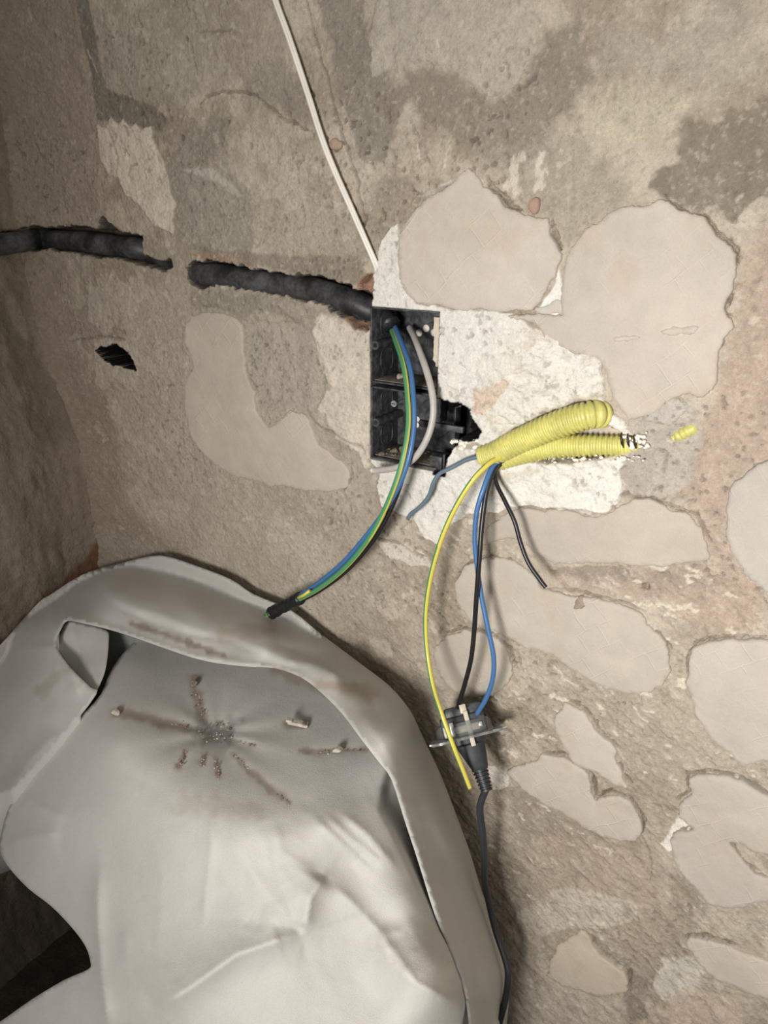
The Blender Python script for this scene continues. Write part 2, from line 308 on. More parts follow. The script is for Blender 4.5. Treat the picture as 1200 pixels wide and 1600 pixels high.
CRACKS = [   # polyline, half width m, depth m
    ([(307, 165), (318, 150), (345, 144), (380, 142), (400, 150), (425, 172), (450, 190), (487, 204)], .0007, .002),
    ([(310, 50), (345, 50), (362, 48)], .0005, .001), ([(296, 65), (300, 90), (307, 115)], .0012, .0015),
    ([(165, 200), (178, 225), (185, 250), (180, 275)], .0013, .0015), ([(200, 275), (205, 260), (215, 257)], .0006, .001),
    ([(477, 0), (490, 50), (505, 100), (520, 160), (535, 210), (550, 250), (565, 310), (570, 350)], .0009, .0022),
    ([(52, 405), (56, 440), (62, 490), (70, 520), (80, 548)], .001, .002),
    ([(762, 276), (768, 292), (785, 305), (795, 322), (812, 330)], .0016, .004),
    ([(861, 345), (866, 368), (876, 392)], .0016, .004),
    ([(1038, 306), (1062, 325), (1100, 340), (1120, 362), (1148, 388), (1150, 412)], .001, .003),
    ([(1146, 462), (1132, 480), (1130, 490), (1142, 494)], .001, .003),
    ([(1140, 500), (1126, 545)], .0008, .002),
    ([(718, 895), (735, 877), (770, 869), (800, 872)], .0009, .003), ([(700, 988), (735, 979), (772, 989), (797, 1010), (808, 1045)], .001, .003),
    ([(850, 917), (900, 924), (960, 938), (1008, 955)], .0010, .002), ([(1027, 985), (1050, 1012)], .0012, .003),
    ([(888, 1093), (915, 1107), (937, 1140), (968, 1170)], .0012, .004), ([(966, 1192), (986, 1225)], .0012, .003),
    ([(850, 1176), (882, 1178), (892, 1188)], .0014, .004), ([(913, 1198), (926, 1215), (930, 1247), (955, 1236), (985, 1248), (1006, 1280), (1004, 1305)], .0016, .005),
    ([(1075, 1058), (1075, 1030), (1090, 1003), (1130, 995), (1200, 994)], .001, .003),
    ([(1060, 1250), (1078, 1233), (1075, 1207), (1110, 1205), (1160, 1213), (1205, 1245)], .0014, .004),
    ([(1063, 1300), (1085, 1292)], .0012, .003), ([(1068, 1467), (1100, 1463), (1140, 1474), (1156, 1482)], .0018, .005),
    ([(912, 1452), (925, 1462), (942, 1490), (982, 1518), (985, 1550)], .0016, .004), ([(858, 1517), (885, 1527)], .0012, .002),
    ([(550, 725), (552, 745), (535, 765)], .0008, .002), ([(480, 640), (495, 660), (530, 680), (570, 700)], .0006, .0015),
    ([(383, 540), (387, 580), (402, 610)], .0006, .0015),
    ([(590, 843), (620, 845), (650, 862), (668, 875)], .0008, .002), ([(1085, 800), (1112, 850)], .0008, .002), ([(985, 776), (1020, 778), (1060, 795), (1088, 806)], .001, .003),
    ([(1142, 1316), (1160, 1345), (1190, 1366)], .001, .002), ([(1165, 1325), (1200, 1338)], .0009, .002),
    ([(960, 530), (985, 530), (1005, 525), (1040, 518), (1065, 515)], .0007, .001),
    ([(800, 790), (850, 792), (900, 795), (945, 802)], .0007, .0016), ([(1028, 700), (1040, 712), (1038, 740)], .0008, .0015),
    ([(195, 530), (160, 525), (110, 532)], .0008, .001), ([(1005, 1310), (1015, 1350), (1015, 1380)], .0004, .0006),
]
# thick adhesive dabs with broken rims: outline, thickness, colour
PATCHES = [
    ([(625, 375), (637, 345), (668, 310), (700, 292), (718, 276), (735, 267), (752, 276), (760, 290), (780, 302), (790, 322), (812, 332), (835, 342), (858, 345), (862, 368), (876, 396), (868, 425), (852, 455), (836, 480), (790, 487), (760, 482), (730, 484), (690, 478), (650, 470), (630, 445), (624, 410)], .0035, (196, 182, 166)),
    ([(882, 402), (905, 372), (922, 352), (970, 327), (1000, 322), (1035, 309), (1060, 327), (1100, 342), (1118, 362), (1145, 388), (1149, 415), (1143, 455), (1130, 480), (1147, 497), (1140, 520), (1127, 545), (1122, 595), (1100, 620), (1075, 615), (1050, 622), (1010, 650), (985, 655), (960, 625), (948, 590), (938, 563), (900, 552), (860, 535), (835, 505), (790, 490), (838, 489), (880, 490), (878, 450)], .0040, (193, 179, 162)),
    ([(745, 850), (790, 800), (840, 795), (890, 798), (935, 806), (975, 785), (1015, 778), (1050, 795), (1082, 805), (1105, 845), (1108, 872), (1060, 882), (1000, 884), (930, 880), (870, 880), (845, 865), (800, 838)], .0022, (184, 170, 152)),
    ([(716, 930), (714, 905), (722, 888), (745, 873), (780, 872), (820, 880), (850, 918), (890, 927), (960, 941), (1003, 956), (1010, 975), (1030, 990), (1044, 1020), (1050, 1045), (1038, 1068), (1000, 1080), (960, 1078), (930, 1067), (900, 1048), (865, 1022), (820, 1008), (780, 985), (740, 968)], .0035, (186, 173, 155)),
    ([(683, 1035), (683, 1010), (700, 992), (735, 982), (768, 991), (793, 1010), (804, 1040), (798, 1062), (770, 1085), (730, 1085), (700, 1068)], .003, (184, 171, 153)),
    ([(868, 1132), (872, 1112), (888, 1096), (913, 1110), (933, 1142), (964, 1172), (962, 1192), (982, 1226), (960, 1226), (930, 1205), (900, 1195), (882, 1168)], .0035, (192, 178, 161)),
    ([(795, 1203), (830, 1192), (850, 1180), (878, 1182), (895, 1193), (915, 1202), (924, 1225), (928, 1250), (955, 1240), (982, 1252), (1002, 1282), (1000, 1305), (984, 1315), (950, 1310), (910, 1292), (870, 1267), (830, 1243), (806, 1222)], .0038, (192, 178, 160)),
    ([(1074, 1065), (1077, 1032), (1092, 1006), (1130, 998), (1200, 997), (1290, 1000), (1290, 1200), (1200, 1185), (1160, 1192), (1140, 1172), (1112, 1155), (1090, 1112)], .0045, (186, 173, 157)),
    ([(1134, 815), (1140, 772), (1162, 738), (1200, 714), (1290, 695), (1290, 940), (1190, 917), (1160, 890), (1142, 850)], .0045, (180, 170, 156)),
    ([(1060, 1254), (1078, 1237), (1077, 1211), (1110, 1208), (1160, 1217), (1200, 1245), (1290, 1270), (1290, 1345), (1200, 1335), (1168, 1325), (1143, 1316), (1152, 1335), (1172, 1356), (1195, 1368), (1290, 1372), (1290, 1410), (1200, 1405), (1160, 1418), (1115, 1414), (1090, 1395), (1062, 1360), (1048, 1325), (1056, 1303), (1085, 1295), (1062, 1278)], .0045, (186, 175, 159)),
    ([(1070, 1471), (1095, 1468), (1140, 1478), (1170, 1492), (1200, 1500), (1290, 1515), (1290, 1575), (1200, 1560), (1150, 1540), (1105, 1520)], .0035, (196, 180, 162)),
    ([(858, 1520), (870, 1478), (908, 1454), (922, 1466), (938, 1492), (976, 1518), (980, 1548), (940, 1552), (900, 1542)], .0030, (198, 180, 156)),
    ([(290, 525), (300, 492), (350, 488), (378, 505), (384, 540), (386, 582), (400, 612), (402, 642), (425, 665), (458, 640), (485, 655), (500, 690), (538, 718), (550, 745), (530, 766), (480, 765), (400, 750), (345, 730), (305, 690), (292, 650), (292, 600), (304, 570), (296, 548)], .0020, (190, 176, 156)),
    ([(838, 488), (838, 478), (856, 474), (881, 472), (881, 490)], .0015, (196, 188, 174)),
    ([(958, 530), (968, 524), (985, 521), (1003, 523), (1000, 530), (985, 534), (970, 536)], .0072, (196, 184, 168)),
    ([(1036, 520), (1050, 512), (1066, 508), (1088, 504), (1091, 514), (1080, 520), (1062, 523), (1046, 527)], .0072, (196, 184, 168)),
    ([(899, 938), (906, 930), (913, 934), (915, 946), (910, 960), (903, 962), (898, 952)], .0040, (150, 130, 110)),
    ([(824, 322), (830, 312), (840, 312), (843, 322), (838, 335), (828, 333)], .0040, (178, 140, 118)),
    ([(518, 226), (522, 218), (532, 218), (537, 226), (532, 235), (522, 235)], .0030, (178, 148, 122)),
]
# ------------------------------------------------------------------ the back wall: one dense relief
CORN = [(12, -40), (18, 60), (20, 150), (35, 280), (48, 380), (66, 470), (90, 560), (120, 640), (145, 720), (160, 790), (172, 850), (178, 900)]
CZ_ = np.array([wp(x, y)[2] for x, y in CORN])[::-1]; CX_ = np.array([wp(x, y)[0] for x, y in CORN])[::-1]
def macro(x, z): return .0030*fbm(x, z, .22, 2, 3)
def relief(u, v, seed, r):
    return r*(.0007*fbm(u, v, .022, 4, seed+1)+.0004*fbm(u, v, .006, 3, seed+2))
fx = np.arange(-0.905, 0.085, .00105); fz = np.arange(0.30, 1.26, .00105)
gx = np.concatenate([np.linspace(-1.0, -0.91, 8), fx, np.linspace(.088, .75, 260)])
gz = np.concatenate([np.linspace(-0.02, .297, 130), fz, np.linspace(1.263, 2.2, 330)])
X, Z = np.meshgrid(gx, gz); nz_, nx_ = X.shape
wx = .0035*fbm(X, Z, .012, 3, 40); wz = .0035*fbm(X, Z, .012, 3, 50)
H = macro(X, Z); R = np.ones_like(X)
C = np.zeros(X.shape+(3,)); c0, c1, c2 = lin((166, 155, 139)), lin((149, 137, 121)), lin((185, 174, 157))
n1 = fbm(X, Z, .09, 5, 60); n2 = fbm(X, Z, .035, 5, 70, .6); n3 = fbm(X, Z*.45, .010, 4, 80)
t = sstep(-.1, .55, n1)[..., None]; C[:] = c0*(1-t)+c1*t
t = sstep(.05, .5, n2)[..., None]*.6; C[:] = C*(1-t)+c2*t
def bbox(P, pad):
    xs = [p[0] for p in P]; zs = [p[1] for p in P]
    a, b_ = np.searchsorted(gx, [min(xs)-pad, max(xs)+pad]); c, d = np.searchsorted(gz, [min(zs)-pad, max(zs)+pad])
    return slice(c, d), slice(a, b_)
for k, (P, colr, st, soft, nse, h) in enumerate(COLOURS):
    P = W2(P); sl = bbox(P, soft+nse*2+.004)
    if X[sl].size == 0: continue
    d = sdf(X[sl]+wx[sl]*.3, Z[sl]+wz[sl]*.3, P)+nse*.9*(.5*n2[sl]+.5*fbm(X[sl], Z[sl], .008, 3, 90+k))
    m = 1-sstep(-soft, soft*.5+.0004, d)
    mm = (m*st)[..., None]; C[sl] = C[sl]*(1-mm)+lin(grey(colr, .30))*mm*(1+.10*n3[sl][..., None]*1)
    H[sl] += h*m
# chopped white gypsum round the box and conduits
P = W2(WHITE); sl = bbox(P, .02); xs, zs = X[sl], Z[sl]
d = sdf(xs+wx[sl]*.4, zs+wz[sl]*.4, P)+.0012*fbm(xs, zs, .01, 3, 5)
m = 1-sstep(-.0008, .0008, d)
rough = 1-sstep(0, .10, np.hypot(xs-wp(860, 640)[0], (zs-wp(860, 640)[2])*1.3)-.03)
rg = 1-np.abs(fbm(xs*.6+zs*.5, zs-xs*.25, .016, 4, 21))
H[sl] += m*(.0022+(.0052*rg-.0025)*rough+.0007*fbm(xs, zs, .012, 4, 22))
R[sl] *= 1-.4*m
cw = lin((211, 207, 198))*np.ones(xs.shape+(1,))*(1+.035*fbm(xs, zs, .02, 4, 23)[..., None])
dirt = sstep(.25, .6, fbm(xs, zs, .018, 4, 24))*rough*.45+sstep(.35, .7, fbm(xs, zs, .03, 4, 26))*.2
cw = cw*(1-dirt[..., None])+lin((186, 172, 152))*dirt[..., None]
C[sl] = C[sl]*(1-m[..., None])+cw*m[..., None]
for P_, c_, s_ in [([(738, 625), (748, 605), (770, 600), (782, 590), (803, 592), (798, 610), (780, 630), (762, 645), (745, 640)], (196, 172, 152), .95),
                   ([(745, 600), (770, 590), (800, 560), (850, 570), (900, 580), (930, 600), (930, 625), (860, 640), (800, 660), (760, 670)], (206, 199, 182), .3),
                   ([(708, 685), (735, 688), (760, 690), (750, 700), (715, 705)], (150, 134, 114), .8),
                   ([(770, 735), (800, 730), (850, 730), (820, 745), (780, 760)], (190, 182, 168), .7),
                   ([(820, 655), (880, 622), (940, 612), (952, 630), (940, 625), (880, 640), (830, 665)], (170, 158, 138), .6)]:
    P_ = W2(P_); s2 = bbox(P_, .01); d = sdf(X[s2], Z[s2], P_)+.003*fbm(X[s2], Z[s2], .006, 3, 31)
    m = ((1-sstep(-.002, .001, d))*s_)[..., None]; C[s2] = C[s2]*(1-m)+lin(c_)*m
# spalls, pits, white specks and scratches
sp_ = fbm(X, Z, .0045, 2, 130); reg = sstep(-.3, .5, fbm(X, Z, .12, 3, 131))
t = sstep(.72, .9, sp_)*reg; H -= .0018*t; C *= (1-.35*t)[..., None]
lowr = sstep(-.42, -.25, X)*sstep(.85, .7, Z)
t = (sstep(.62, .85, fbm(X+.6*Z, Z*1.4-.4*X, .012, 4, 140))*(.35+.5*lowr)*(fbm(X, Z, .08, 2, 141) > -.1))[..., None]
C = C*(1-t)+lin((206, 196, 178))*t; H += .0006*t[..., 0]
t = sstep(.3, .8, fbm((X*.8-Z*.6)*.7, (Z*.8+X*.6)*1.6, .02, 4, 150))*lowr; H += .0012*t
# pale scratches
for P_, w_ in [([(50, 0), (56, 45)], .001), ([(48, 75), (48, 105)], .0008), ([(133, 75), (150, 115)], .0012), ([(845, 245), (842, 290)], .004), ([(808, 255), (803, 300)], .007),
               ([(990, 945), (1090, 950)], .0012), ([(860, 1040), (900, 1070)], .0015), ([(985, 1100), (1015, 1130)], .002), ([(925, 1320), (955, 1335)], .002), ([(690, 60), (688, 75)], .0012), ([(655, 225), (660, 250)], .001), ([(700, 215), (698, 260)], .001)]:
    P_ = W2(P_); s2 = bbox(P_, .02); d, _, _ = seg_dist(X[s2]+wx[s2], Z[s2]+wz[s2], P_, False)
    m = ((1-sstep(w_*.3, w_, d+w_*.5*fbm(X[s2], Z[s2]*.3, .002, 2, 12)))*.75)[..., None]; C[s2] = C[s2]*(1-m)+lin((204, 194, 178))*m
for k, (P_, w_, dp) in enumerate(CRACKS):
    P_ = W2(P_); s2 = bbox(P_, .012); d, ar, _ = seg_dist(X[s2]+wx[s2]*.45, Z[s2]+wz[s2]*.45, P_, False)
    ww = w_*(.45+.9*vnoise(ar*14, ar*0, k))*np.clip(np.minimum(ar, 1-ar)*8, .25, 1)
    m = 1-sstep(ww*.6, ww+.0009, d); H[s2] -= dp*1.4*m
    t = (m*.45)[..., None]; C[s2] = C[s2]*(1-t)+lin((88, 74, 58))*t
for (px, py, r_) in [(1008, 918, 6), (1001, 977, 6), (950, 1050, 3), (87, 57, 4), (95, 62, 3), (283, 215, 5), (390, 228, 4), (355, 190, 3), (160, 92, 3), (290, 60, 3), (385, 712, 3), (525, 230, 7), (745, 1000, 2), (975, 1098, 2)]:
    c_ = wp(px, py); r_ *= .0006; s2 = bbox([(c_[0], c_[2])], .02); d = np.hypot(X[s2]-c_[0], Z[s2]-c_[2])
    m = 1-sstep(r_*.6, r_*1.1, d); H[s2] -= .004*m; C[s2] *= (1-.4*m)[..., None]
R_ = relief(X, Z, 200, R); H += R_
streak = fbm((X*.8-Z*.6)*.6, (Z*.8+X*.6)*1.5, .010, 5, 160, .6); H += .0012*streak*(.3+.7*lowr)*np.where(m_white := (C.mean(-1) > .55), .3, 1)
t = (sstep(.4, .9, streak)*(.15+.35*lowr))[..., None]; C = C*(1-t)+lin((196, 186, 170))*t
t = (sstep(.35, .8, -streak)*(.15+.4*lowr))[..., None]; C = C*(1-t)+lin((138, 124, 107))*t
g_ = fbm(X, Z, .0030, 2, 170, .7)*np.where(C.mean(-1) > .55, .35, 1); t = (sstep(.5, .95, g_)*.25)[..., None]; C = C*(1-t)+lin((200, 190, 174))*t; t = (sstep(.5, .95, -g_)*.28)[..., None]; C = C*(1-t)+lin((112, 99, 84))*t; H += .00022*g_
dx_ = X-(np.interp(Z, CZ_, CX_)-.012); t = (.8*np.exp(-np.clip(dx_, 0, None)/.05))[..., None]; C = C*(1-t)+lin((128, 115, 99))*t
dx_ = X-(np.interp(Z, CZ_, CX_)-.012); H += .022*np.exp(-np.clip(dx_, 0, None)/.028)
# cut-outs: chases, holes and the box recess
def cut(P, depth, edge, colr, strength=.85, nse=.0012, seed=1, floor_n=.002):
    P = P if abs(P[0][0]) < 5 else W2(P); s2 = bbox(P, .012)
    d = sdf(X[s2], Z[s2], P)+nse*fbm(X[s2], Z[s2], .006, 3, seed)
    m = 1-sstep(-edge, 0, d); H[s2] = H[s2]*(1-m)+(-depth+floor_n*fbm(X[s2], Z[s2], .01, 3, seed+5))*m
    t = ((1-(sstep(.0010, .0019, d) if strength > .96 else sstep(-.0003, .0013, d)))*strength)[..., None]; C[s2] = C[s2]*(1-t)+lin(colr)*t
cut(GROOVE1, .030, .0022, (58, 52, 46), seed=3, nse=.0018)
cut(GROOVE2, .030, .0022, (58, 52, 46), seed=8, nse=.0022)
cut([(560, 445), (570, 430), (583, 425), (588, 440), (584, 470), (565, 460)], .010, .003, (150, 116, 94), seed=9)
cut([(540, 498), (560, 500), (578, 505), (576, 516), (556, 514)], .014, .003, (122, 94, 74), seed=10)
cut(HOLE, .075, .0012, (14, 12, 11), 1, seed=13, nse=.0015)  # near-black paint: the shade inside the hole is put into the colour
cut(YCH, .011, .004, (178, 164, 142), .7, seed=17)
cut(BLACKHOLE, .12, .0012, (8, 8, 8), 1, seed=19)  # broken pocket painted near-black, rims included, in place of its own shade
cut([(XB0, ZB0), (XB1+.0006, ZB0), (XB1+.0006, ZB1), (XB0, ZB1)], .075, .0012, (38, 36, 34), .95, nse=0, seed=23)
idx = np.arange(nz_*nx_).reshape(nz_, nx_)
faces = np.stack([idx[:-1, :-1], idx[:-1, 1:], idx[1:, 1:], idx[1:, :-1]], -1).reshape(-1, 4)
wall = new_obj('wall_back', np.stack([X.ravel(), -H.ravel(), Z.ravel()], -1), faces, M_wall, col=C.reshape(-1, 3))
wall['kind'] = 'structure'; wall['label'] = 'bare scraped plaster wall with old adhesive dabs and chased grooves'
wall_H = lambda x, z: float(H[min(np.searchsorted(gz, z), nz_-1), min(np.searchsorted(gx, x), nx_-1)])

# adhesive dabs: slabs with irregular broken edges
def slab(P, th, colr, seed):
    P = W2(P); rnd = random.Random(seed)
    pts = []; n = len(P)
    S_ = spline([P[i % n]+(0,) for i in range(-2, n+3)], 2)[:, :2]; S_ = S_[4:4+2*n]
    L = 0
    for i in range(len(S_)):
        a, b_ = S_[i], S_[(i+1) % len(S_)]; l = math.dist(a, b_); k = max(1, int(l/.0016))
        for j in range(k):
            p = a+(b_-a)*j/k; L += l/k; pts.append(p)
    pts = np.array(pts)
    nx2 = fbm(pts[:, 0], pts[:, 1], .014, 5, seed, .62)*.0026; ny2 = fbm(pts[:, 0], pts[:, 1], .012, 5, seed+9, .62)*.0026
    out = pts+np.stack([nx2, ny2], -1)
    x0, y0 = out.min(0); x1, y1 = out.max(0)
    g = .0034; gx_, gy_ = np.meshgrid(np.arange(x0, x1, g), np.arange(y0, y1, g)); gx_ = gx_.ravel()+np.random.RandomState(seed).uniform(-.001, .001, gx_.size); gy_ = gy_.ravel()
    d = sdf(gx_, gy_, [tuple(p) for p in out]); k = d < -.0022
    # inner ring gives a bevelled rim
    cen = np.roll(out, -1, 0)-np.roll(out, 1, 0); nn = np.stack([-cen[:, 1], cen[:, 0]], -1); nn /= np.linalg.norm(nn, axis=1)[:, None]+1e-9
    q = out+nn*.0009
    if np.mean(inside(q[:, 0], q[:, 1], [tuple(p) for p in out])) < .5: q = out-nn*.0009
    ok = inside(q[:, 0], q[:, 1], [tuple(p) for p in out]); q = q[ok]
    allp = [Vector(p) for p in out]+[Vector(p) for p in q]+[Vector((a, b_)) for a, b_ in zip(gx_[k], gy_[k])]
    vs, es, fs, *_ = delaunay_2d_cdt(allp, [], [list(range(len(out)))], 1, 1e-6)
    V = np.array([v[:] for v in vs]); ds = -sdf(V[:, 0], V[:, 1], [tuple(p) for p in out])
    h = th*sstep(-.0006, .0009, ds)*(.85+.15*sstep(0, .02, ds))+macro(V[:, 0], V[:, 1])+.0005*fbm(V[:, 0], V[:, 1], .03, 3, seed)+.0004
    nb = len(V); v3 = [(p[0], -hh, p[1]) for p, hh in zip(V, h)]
    # rim down into the wall
    from collections import Counter
    ec = Counter(); 
    for f in fs:
        for i in range(len(f)): ec[(f[i], f[(i+1) % len(f)])] += 1
    be = [e for e in ec if (e[1], e[0]) not in ec]; low = {}
    F2 = [tuple(f)[::1] for f in fs]
    for a, b_ in be:
        for q_ in (a, b_):
            if q_ not in low: low[q_] = len(v3); x_, y_, z_ = v3[q_]; v3.append((x_, y_+th+.003, z_))
        F2.append((b_, a, low[a], low[b_]))
    v3 = np.array(v3); cc = lin(grey(colr, .25, .955))*(1+.06*fbm(v3[:, 0], v3[:, 2], .04, 4, seed)[:, None])
    t = sstep(.35, .7, fbm(v3[:, 0]*1.2, v3[:, 2], .03, 3, seed+4))[:, None]*.35; cc = cc*(1-t)+lin((176, 160, 140))*t
    o = new_obj('adhesive_patch', v3, F2, M_patch, col=cc, parent=wall)
    bm = bmesh.new(); bm.from_mesh(o.data); bmesh.ops.recalc_face_normals(bm, faces=bm.faces[:])
    bm.to_mesh(o.data); bm.free()
    return o
for k, (P, th, colr) in enumerate(PATCHES):
    slab(P, th, colr, 300+k*7)

# ------------------------------------------------------------------ left wall, floor
xcor = lambda z: np.interp(z, CZ_, CX_)
gy = np.concatenate([np.arange(.02, -.62, -.0022), np.linspace(-.63, -1.6, 30)]); gz2 = np.concatenate([np.linspace(-.02, .14, 10), np.arange(.15, 1.30, .0022), np.linspace(1.31, 2.2, 30)])
Y2, Z2 = np.meshgrid(gy, gz2)
h2 = .022*np.exp(-np.clip(-Y2, 0, None)/.022)+.003*fbm(Y2, Z2, .2, 2, 8)+.0016*fbm(Y2*1.6, Z2*.6, .03, 4, 9)+.0008*fbm(Y2, Z2, .008, 3, 10)
C2 = np.zeros(Y2.shape+(3,)); hb = np.exp(-np.clip(-Y2, 0, None)/.03)[..., None]*.7; t = sstep(-.3, .5, fbm(Y2*1.5, Z2*.7, .06, 5, 11))[..., None]
C2[:] = lin((128, 116, 101))*(1-t)+lin((106, 96, 82))*t
t = sstep(.2, .7, fbm(Y2*2, Z2*.6, .025, 4, 12))[..., None]*.5; C2[:] = C2*(1-t)+lin((146, 135, 118))*t; C2 = C2*(1-hb)+lin((130, 117, 101))*hb
def LP2(P, x=-.845): return [tuple(lp(a, b_, x)[[1, 2]]) for a, b_ in P]
for P_, c_, s_ in [([(-60, 1060), (0, 985), (60, 925), (100, 890), (130, 850), (135, 800), (155, 830), (185, 860), (190, 920), (60, 960), (0, 1050)], (104, 72, 52), .9),
                   ([(0, 150), (15, 130), (18, 170), (8, 200), (-10, 190)], (92, 72, 50), .7)]:
    d = sdf(Y2, Z2, LP2(P_))+.006*fbm(Y2, Z2, .02, 3, 14); m = ((1-sstep(-.006, .003, d))*s_)[..., None]; C2 = C2*(1-m)+lin(c_)*m
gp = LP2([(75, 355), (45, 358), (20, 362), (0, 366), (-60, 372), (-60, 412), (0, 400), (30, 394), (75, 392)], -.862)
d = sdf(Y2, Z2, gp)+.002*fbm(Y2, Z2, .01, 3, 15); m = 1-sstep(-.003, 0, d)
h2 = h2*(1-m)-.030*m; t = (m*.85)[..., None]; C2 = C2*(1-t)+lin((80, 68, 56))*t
idx = np.arange(Y2.size).reshape(Y2.shape); faces = np.stack([idx[:-1, :-1], idx[:-1, 1:], idx[1:, 1:], idx[1:, :-1]], -1).reshape(-1, 4)
lw = new_obj('wall_left', np.stack([(xcor(Z2)-.012+h2).ravel(), Y2.ravel(), Z2.ravel()], -1), faces, M_wall, col=C2.reshape(-1, 3))
lw['kind'] = 'structure'; lw['label'] = 'rough brown plaster wall on the left of the corner'
fl = MB(); fl.box((-1.1, -1.8, -.05), (.8, .1, 0)); fl = fl.build('floor', M_floor, smooth=False); fl['kind'] = 'structure'; fl['label'] = 'dark dirty floor'

# ------------------------------------------------------------------ black conduit in the chase
P = [lp(-120, 392, -.872), lp(-40, 386, -.872), lp(10, 381, -.870), lp(40, 376, -.868), wp(66, 373, -.010), wp(100, 376, -.010), wp(140, 379, -.011), wp(180, 384, -.011), wp(215, 388, -.013), wp(240, 396, -.022), wp(265, 406, -.024), wp(290, 420, -.018), wp(320, 428, -.0115), wp(370, 434, -.0105), wp(430, 445, -.0105), wp(490, 453, -.012), wp(540, 468, -.014), wp(572, 482, -.018), wp(596, 492, -.026)]
pp = spline(P, 14); k = np.arange(len(pp))
rr = .0118+.0004*fbm(k*.01, k*0., .08, 2, 6)
t = MB(); t.tube(pp, rr, 20); o = t.build('cable_conduit', M_dustyblack)
tag(o, 'dusty black conduit lying in the chased groove towards the corner', 'conduit')

# ------------------------------------------------------------------ double socket box
root = empty('socket_box', 'black double flush socket box with broken lower right side', 'socket box', (XB0, 0, ZB0))
yF, yB = -.0015, .046; th = .0016; zm0, zm1 = .8500, .8535
def frame(z0, z1, bottom_open=False):
    m = MB(); b_ = .0004
    m.box((XB0, yF, z0), (XB0+th, yB, z1), bev=b_); m.box((XB0, yF, z0), (XB1, yB, z0+th), bev=b_); m.box((XB0, yF, z1-th), (XB1, yB, z1), bev=b_)
    if not bottom_open: m.box((XB1-th, yF, z0), (XB1, yB, z1), bev=b_)
    else:
        m.box((XB1-th, yF+.002, z1-.018), (XB1, yB, z1), bev=b_)       # what is left of the broken side
        m.box((XB1-th, yB-.012, z0), (XB1, yB, z1-.02), bev=b_)
    m.box((XB0, yB-th, z0), (XB1, yB, z1), bev=b_)
    return m
frame(zm1, ZB1).build('upper_case', M_box, root, angle=.6)
lowc = frame(ZB0, zm0, True).build('lower_case', M_box, root, angle=.6)
# knock-outs pressed in the left sides, screw channels, ring marks on the back
def ring(m, c, r0, r1, ax, sx, sy, n=26, t_=.0006, sup=3.0):
    pth = []
    for i in range(n+1):
        a = 2*math.pi*i/n; ca, sa = math.cos(a), math.sin(a)
        e = 2/sup; u = math.copysign(abs(ca)**e, ca)*r0*sx; v = math.copysign(abs(sa)**e, sa)*r0*sy
        pth.append(np.array(c)+(np.array([0, u, v]) if ax == 'x' else np.array([u, 0, v])))
    m.tube(pth, t_, 6, cap=False)
for z0, z1 in ((zm1, ZB1), (ZB0, zm0)):
    zc = (z0+z1)/2
    m = MB()
    for dz in (-.0165, .0165):
        m = MB(); ring(m, (XB0+th, .024, zc+dz), .0105, 0, 'x', 1, 1); m.build('knockout_ring', M_box, root)
    for r_ in (.019, .011):
        m = MB(); ring(m, ((XB0+XB1)/2+.008, yB-th-.0002, zc), r_, 0, 'y', 1, 1, sup=2); m.build('knockout_ring', M_box, root)
    m = MB(); m.box((XB0+th, .003, z0+th), (XB1-.006, yB-th, z0+th+.0007), bev=.0002); o = m.build('dust_layer', M_debris, root); o['label'] = 'brown dust lying on the sill'
    m = MB(); m.tube([(XB0+th+.0028, y, zc) for y in np.linspace(yF+.001, yB-.002, 5)], .0042, 14)
    m.tube([(XB0+th+.0028, y, zc) for y in (yF+.0004, yF+.0012)], .0019, 10, m=1)
    m.build('screw_channel', [M_box, M_black], root, angle=.8)
m = MB()
for (px, py, a_) in [(655, 520, .5), (666, 513, 0), (678, 520, -.5)]:
    m = MB(); c = wp(px, py, -(yB-th-.0006)); m.tube([c+np.array([0, -.0003, 0]), c+np.array([0, .0003, 0])], .0034, 16, flat=1)
    o = m.build('round_hole', M_gyp, root); o['label'] = 'round punched hole with white plaster behind'
m = MB()
for (px, py) in [(652, 655), (651, 664)]:
    m = MB(); c = wp(px, py, -(yB-th-.0006)); m.tube([c+np.array([0, -.0003, 0]), c+np.array([0, .0003, 0])], .0028, 16, flat=1); m.build('round_hole', M_gyp, root)
# screw
a = wp(615, 631, .002); m = MB(); m.tube([a, a+[0, .0015, 0], a+[.0, .0016, 0], a+[.0, .024, 0]], [.0030, .0030, .0014, .0014], 14)
m.box(a+[-.0022, -.0003, -.0004], a+[.0022, .0001, .0004], 1)
o = m.build('screw', [M_chrome, M_black], root, angle=.7); o['label'] = 'shiny steel screw'
rnd = random.Random(3); bm = bmesh.new(); L_, R_s = [], []
for i in range(15):
    z = .9175-i*.0030; L_.append(bm.verts.new((XB1-.0052+rnd.uniform(-.0008, .0006)+(.002 if i > 12 else 0), yF-.0006+rnd.uniform(-.0004, .0004), z))); R_s.append(bm.verts.new((XB1+.0012, yF-.0010, z)))
for i in range(14): bm.faces.new((L_[i], L_[i+1], R_s[i+1], R_s[i]))
g = bmesh.ops.extrude_face_region(bm, geom=bm.faces[:]); bmesh.ops.translate(bm, verts=[v for v in g['geom'] if isinstance(v, bmesh.types.BMVert)], vec=(0, .010, 0)); bmesh.ops.recalc_face_normals(bm, faces=bm.faces[:])
bm.verts.index_update(); m = MB(); m.add([v.co[:] for v in bm.verts], [[v.index for v in f.verts] for f in bm.faces]); bm.free()
o = m.build('plaster_smear', M_cream, root, smooth=False); o['label'] = 'cream plaster smeared over the right edge'
